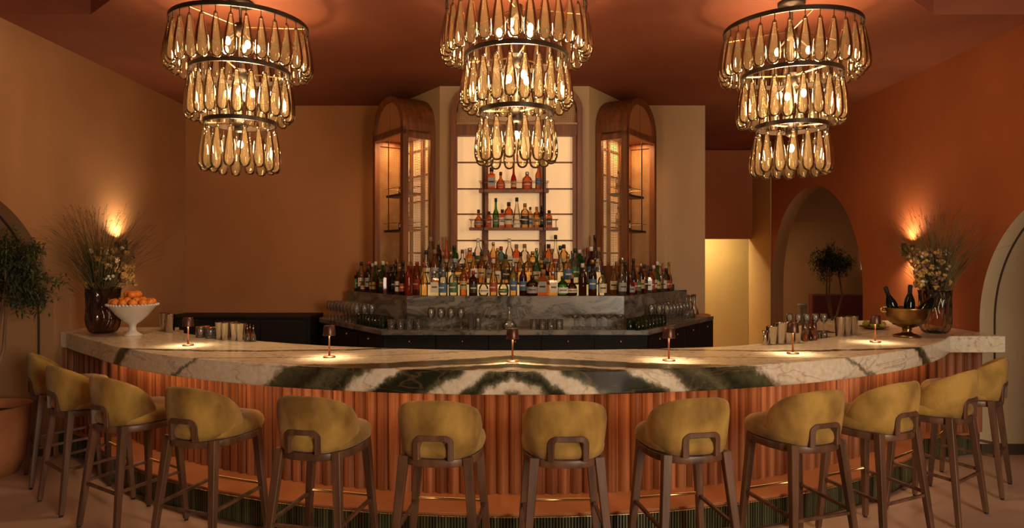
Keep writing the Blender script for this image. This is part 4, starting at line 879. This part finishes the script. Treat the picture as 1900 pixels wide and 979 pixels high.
for i, (px, D) in enumerate(((372, 5.75), (381, 5.80), (390, 5.70), (398, 5.72))):
    j = on_bar(px, D, glass_mesh('garnish_jar', [(.0001, .001), (.035, .001), (.038, .01), (.038, .075), (.034, .085), (.031, .085), (.034, .07), (.034, .012), (.0001, .01)], 'clear'), 'garnish_jar', f'small glass garnish jar, {ordn(i + 1)} from left beside the brass-lit tins', 'jar', 'garnish jars')
    obj('garnish', MB().lathe([(.0001, .012), (.032, .012), (.032, .055), (.0001, .058)], 14), ['pot', 'leaf_brown', 'black', 'leaf_dark'][i], j)
    obj('jar_lid', MB().lathe([(.0001, .085), (.036, .085), (.036, .093), (.0001, .095)], 14), 'copper', j)
bit = [(.020, 0), (.024, .003), (.025, .02), (.020, .045), (.010, .07), (.0065, .08), (.0065, .105)]
for i, (px, D, m_) in enumerate(((455, 5.52, 'green'), (459, 5.46, 'clear'), (464, 5.52, 'red'), (470, 5.46, 'clear'), (1494, 5.48, 'amber'), (1503, 5.52, 'brown'), (1511, 5.56, 'amber'))):
    b = MB().lathe(bit, 14).mesh('dasher_bottle', GL[m_]); o = on_bar(px, D, b, 'dasher_bottle', (f'small bitters dasher bottle, {ordn(i + 1)} right of the brass-lit tins' if i < 4 else f'small amber dasher bottle, {ordn(i - 3)} right of the right shaker tins'), 'bottle', 'dasher bottles')
    obj('dasher_top', MB().lathe([(.0075, .10), (.0075, .112), (.003, .118), (.002, .135), (.0001, .136)], 8), 'steel', o)
tb = thing('napkin_caddy', 'dark napkin caddy behind the left lamp', 'caddy', (atx(349, 6.4), 6.42, BAR)); obj('caddy_box', MB().box(-.07, .07, -.05, .05, .001, .09), 'black', tb); obj('caddy_divider', MB().box(-.004, .004, -.05, .05, .09, .13), 'black', tb)
rk = thing('glass_rack', 'brown wooden stand of stacked glasses behind the right shaker tins', 'rack', (atx(1497, 6.2), 6.0, BAR - .3)); 
[obj('rack_leg', MB().box(x, x + .03, y, y + .03, -.8, .001), 'frame_wood', rk) for x in (-.26, .21) for y in (-.07, .04)]
obj('rack_box', MB().box(-.26, .24, -.07, .07, .001, .168), 'frame_wood', rk); obj('rack_shelf', MB().box(-.18, .12, -.085, .085, .32, .328), 'clear', rk)
for j in range(2):
    for i in range(5):
        tag(link('rack_glass', wine_me, None, (atx(1497, 6.0) - .14 + .075 * i - .13 + .12, 6.0, BAR - .128 + j * .1582), (0, 0, 0), (.8, .8, .75)), f"clear glass on the wooden stand, {['lower', 'upper'][j]} tier, {ordn(i + 1)} from left", 'glass', 'glasses on the right stand')
# ------------------------------------------------------------------ trees
def tree(name, label, loc, height, crown_c, crown_r, nleaf, trunk_r, seed, leafL, pot_r=None, pot_h=0, pot_label=None, potm='pot'):
    rg = random.Random(seed); t = thing(name, label, 'tree', loc); ba = MB(); lv = MB(); cc = Vector(crown_c); tips = []
    base = Vector((0, 0, pot_h * .85))
    for k in range(3):
        top = cc + Vector((rg.uniform(-.4, .4) * crown_r[0], rg.uniform(-.4, .4) * crown_r[1], -.1 * crown_r[2])); mid = base.lerp(top, .5) + Vector((rg.uniform(-.1, .1), rg.uniform(-.1, .1), 0))
        ba.tube([base + Vector((rg.uniform(-.02, .02), 0, 0)), mid, top], [trunk_r, trunk_r * .75, trunk_r * .4], 8); tips.append(top)
    for k in range(42):
        a = rg.choice(tips); v = Vector((rg.gauss(0, 1), rg.gauss(0, 1), rg.gauss(0, 1))).normalized() * rg.uniform(.55, 1); e = cc + Vector((v.x * crown_r[0], v.y * crown_r[1], v.z * crown_r[2]))
        m_ = a.lerp(e, .5) + Vector((0, 0, .04)); ba.tube([a, m_, e], [trunk_r * .35, trunk_r * .2, .002], 5)
        for q in range(nleaf // 42):
            s = rg.uniform(.25, 1.02); p = a.lerp(m_, s * 2) if s < .5 else m_.lerp(e, (s - .5) * 2)
            p = p + Vector((rg.gauss(0, .03), rg.gauss(0, .03), rg.gauss(0, .03))); leaf(lv, p, Vector((rg.uniform(-1, 1), rg.uniform(-1, 1), rg.uniform(-.6, .8))), leafL * rg.uniform(.7, 1.2), leafL * .22)
    obj('trunk', ba, 'bark', t); tag(obj('foliage', lv, 'leaf_dark', t), kind='stuff')
    if pot_r:
        p = thing('planter', pot_label, 'planter', loc); obj('pot_body', MB().lathe([(.0001, .0), (pot_r * .72, .0), (pot_r * .92, pot_h * .3), (pot_r, pot_h * .6), (pot_r * .95, pot_h * .9), (pot_r * .98, pot_h), (pot_r * .88, pot_h), (pot_r * .86, pot_h * .86), (.0001, pot_h * .86)], 36, cap=False), potm, p); obj('soil', MB().lathe([(.0001, pot_h * .862), (pot_r * .84, pot_h * .862)], 24, cap=False), 'soil', p)
    return t
tree('olive_tree', 'olive tree with narrow dark leaves at the left edge, in the terracotta planter', (-4.36, 5.60, 0), 2, (.23, 0, 1.62), (.46, .30, .42), 4200, .018, 11, .075, .36, .56, 'round terracotta planter on the floor behind the leftmost stool')
tree('small_tree', 'small dark-leaved tree seen through the far right arch', (atx(1546, 11.6), 11.6, 0), 2, (-.02, 0, 1.72), (.42, .3, .42), 4400, .022, 23, .07, .25, .75, 'tall white planter beyond the far right arch', 'white_ceramic')
bq = thing('banquette', 'maroon leather banquette seen through the far right arch', 'bench', (6.6, 12.9, 0)); bev(obj('seat', MB().box(-.9, 1.0, -.5, .1, 0.08, .48), 'maroon', bq), .03, 2); bev(obj('backrest', MB().box(-.9, 1.0, .1, .25, .08, 1.12), 'maroon', bq), .03, 2)
cp = thing('pedestal', 'slim white pedestal beyond the far right arch', 'pedestal', (atx(1489, 11.9), 11.9, 0)); obj('column', MB().lathe([(.07, 0), (.07, .98), (.08, .985), (.08, 1.0)], 20), 'white_ceramic', cp); obj('base', MB().lathe([(.10, 0), (.10, .04)], 20), 'white_ceramic', cp)
print('bottles', nb_total, 'objects', len(bpy.data.objects))
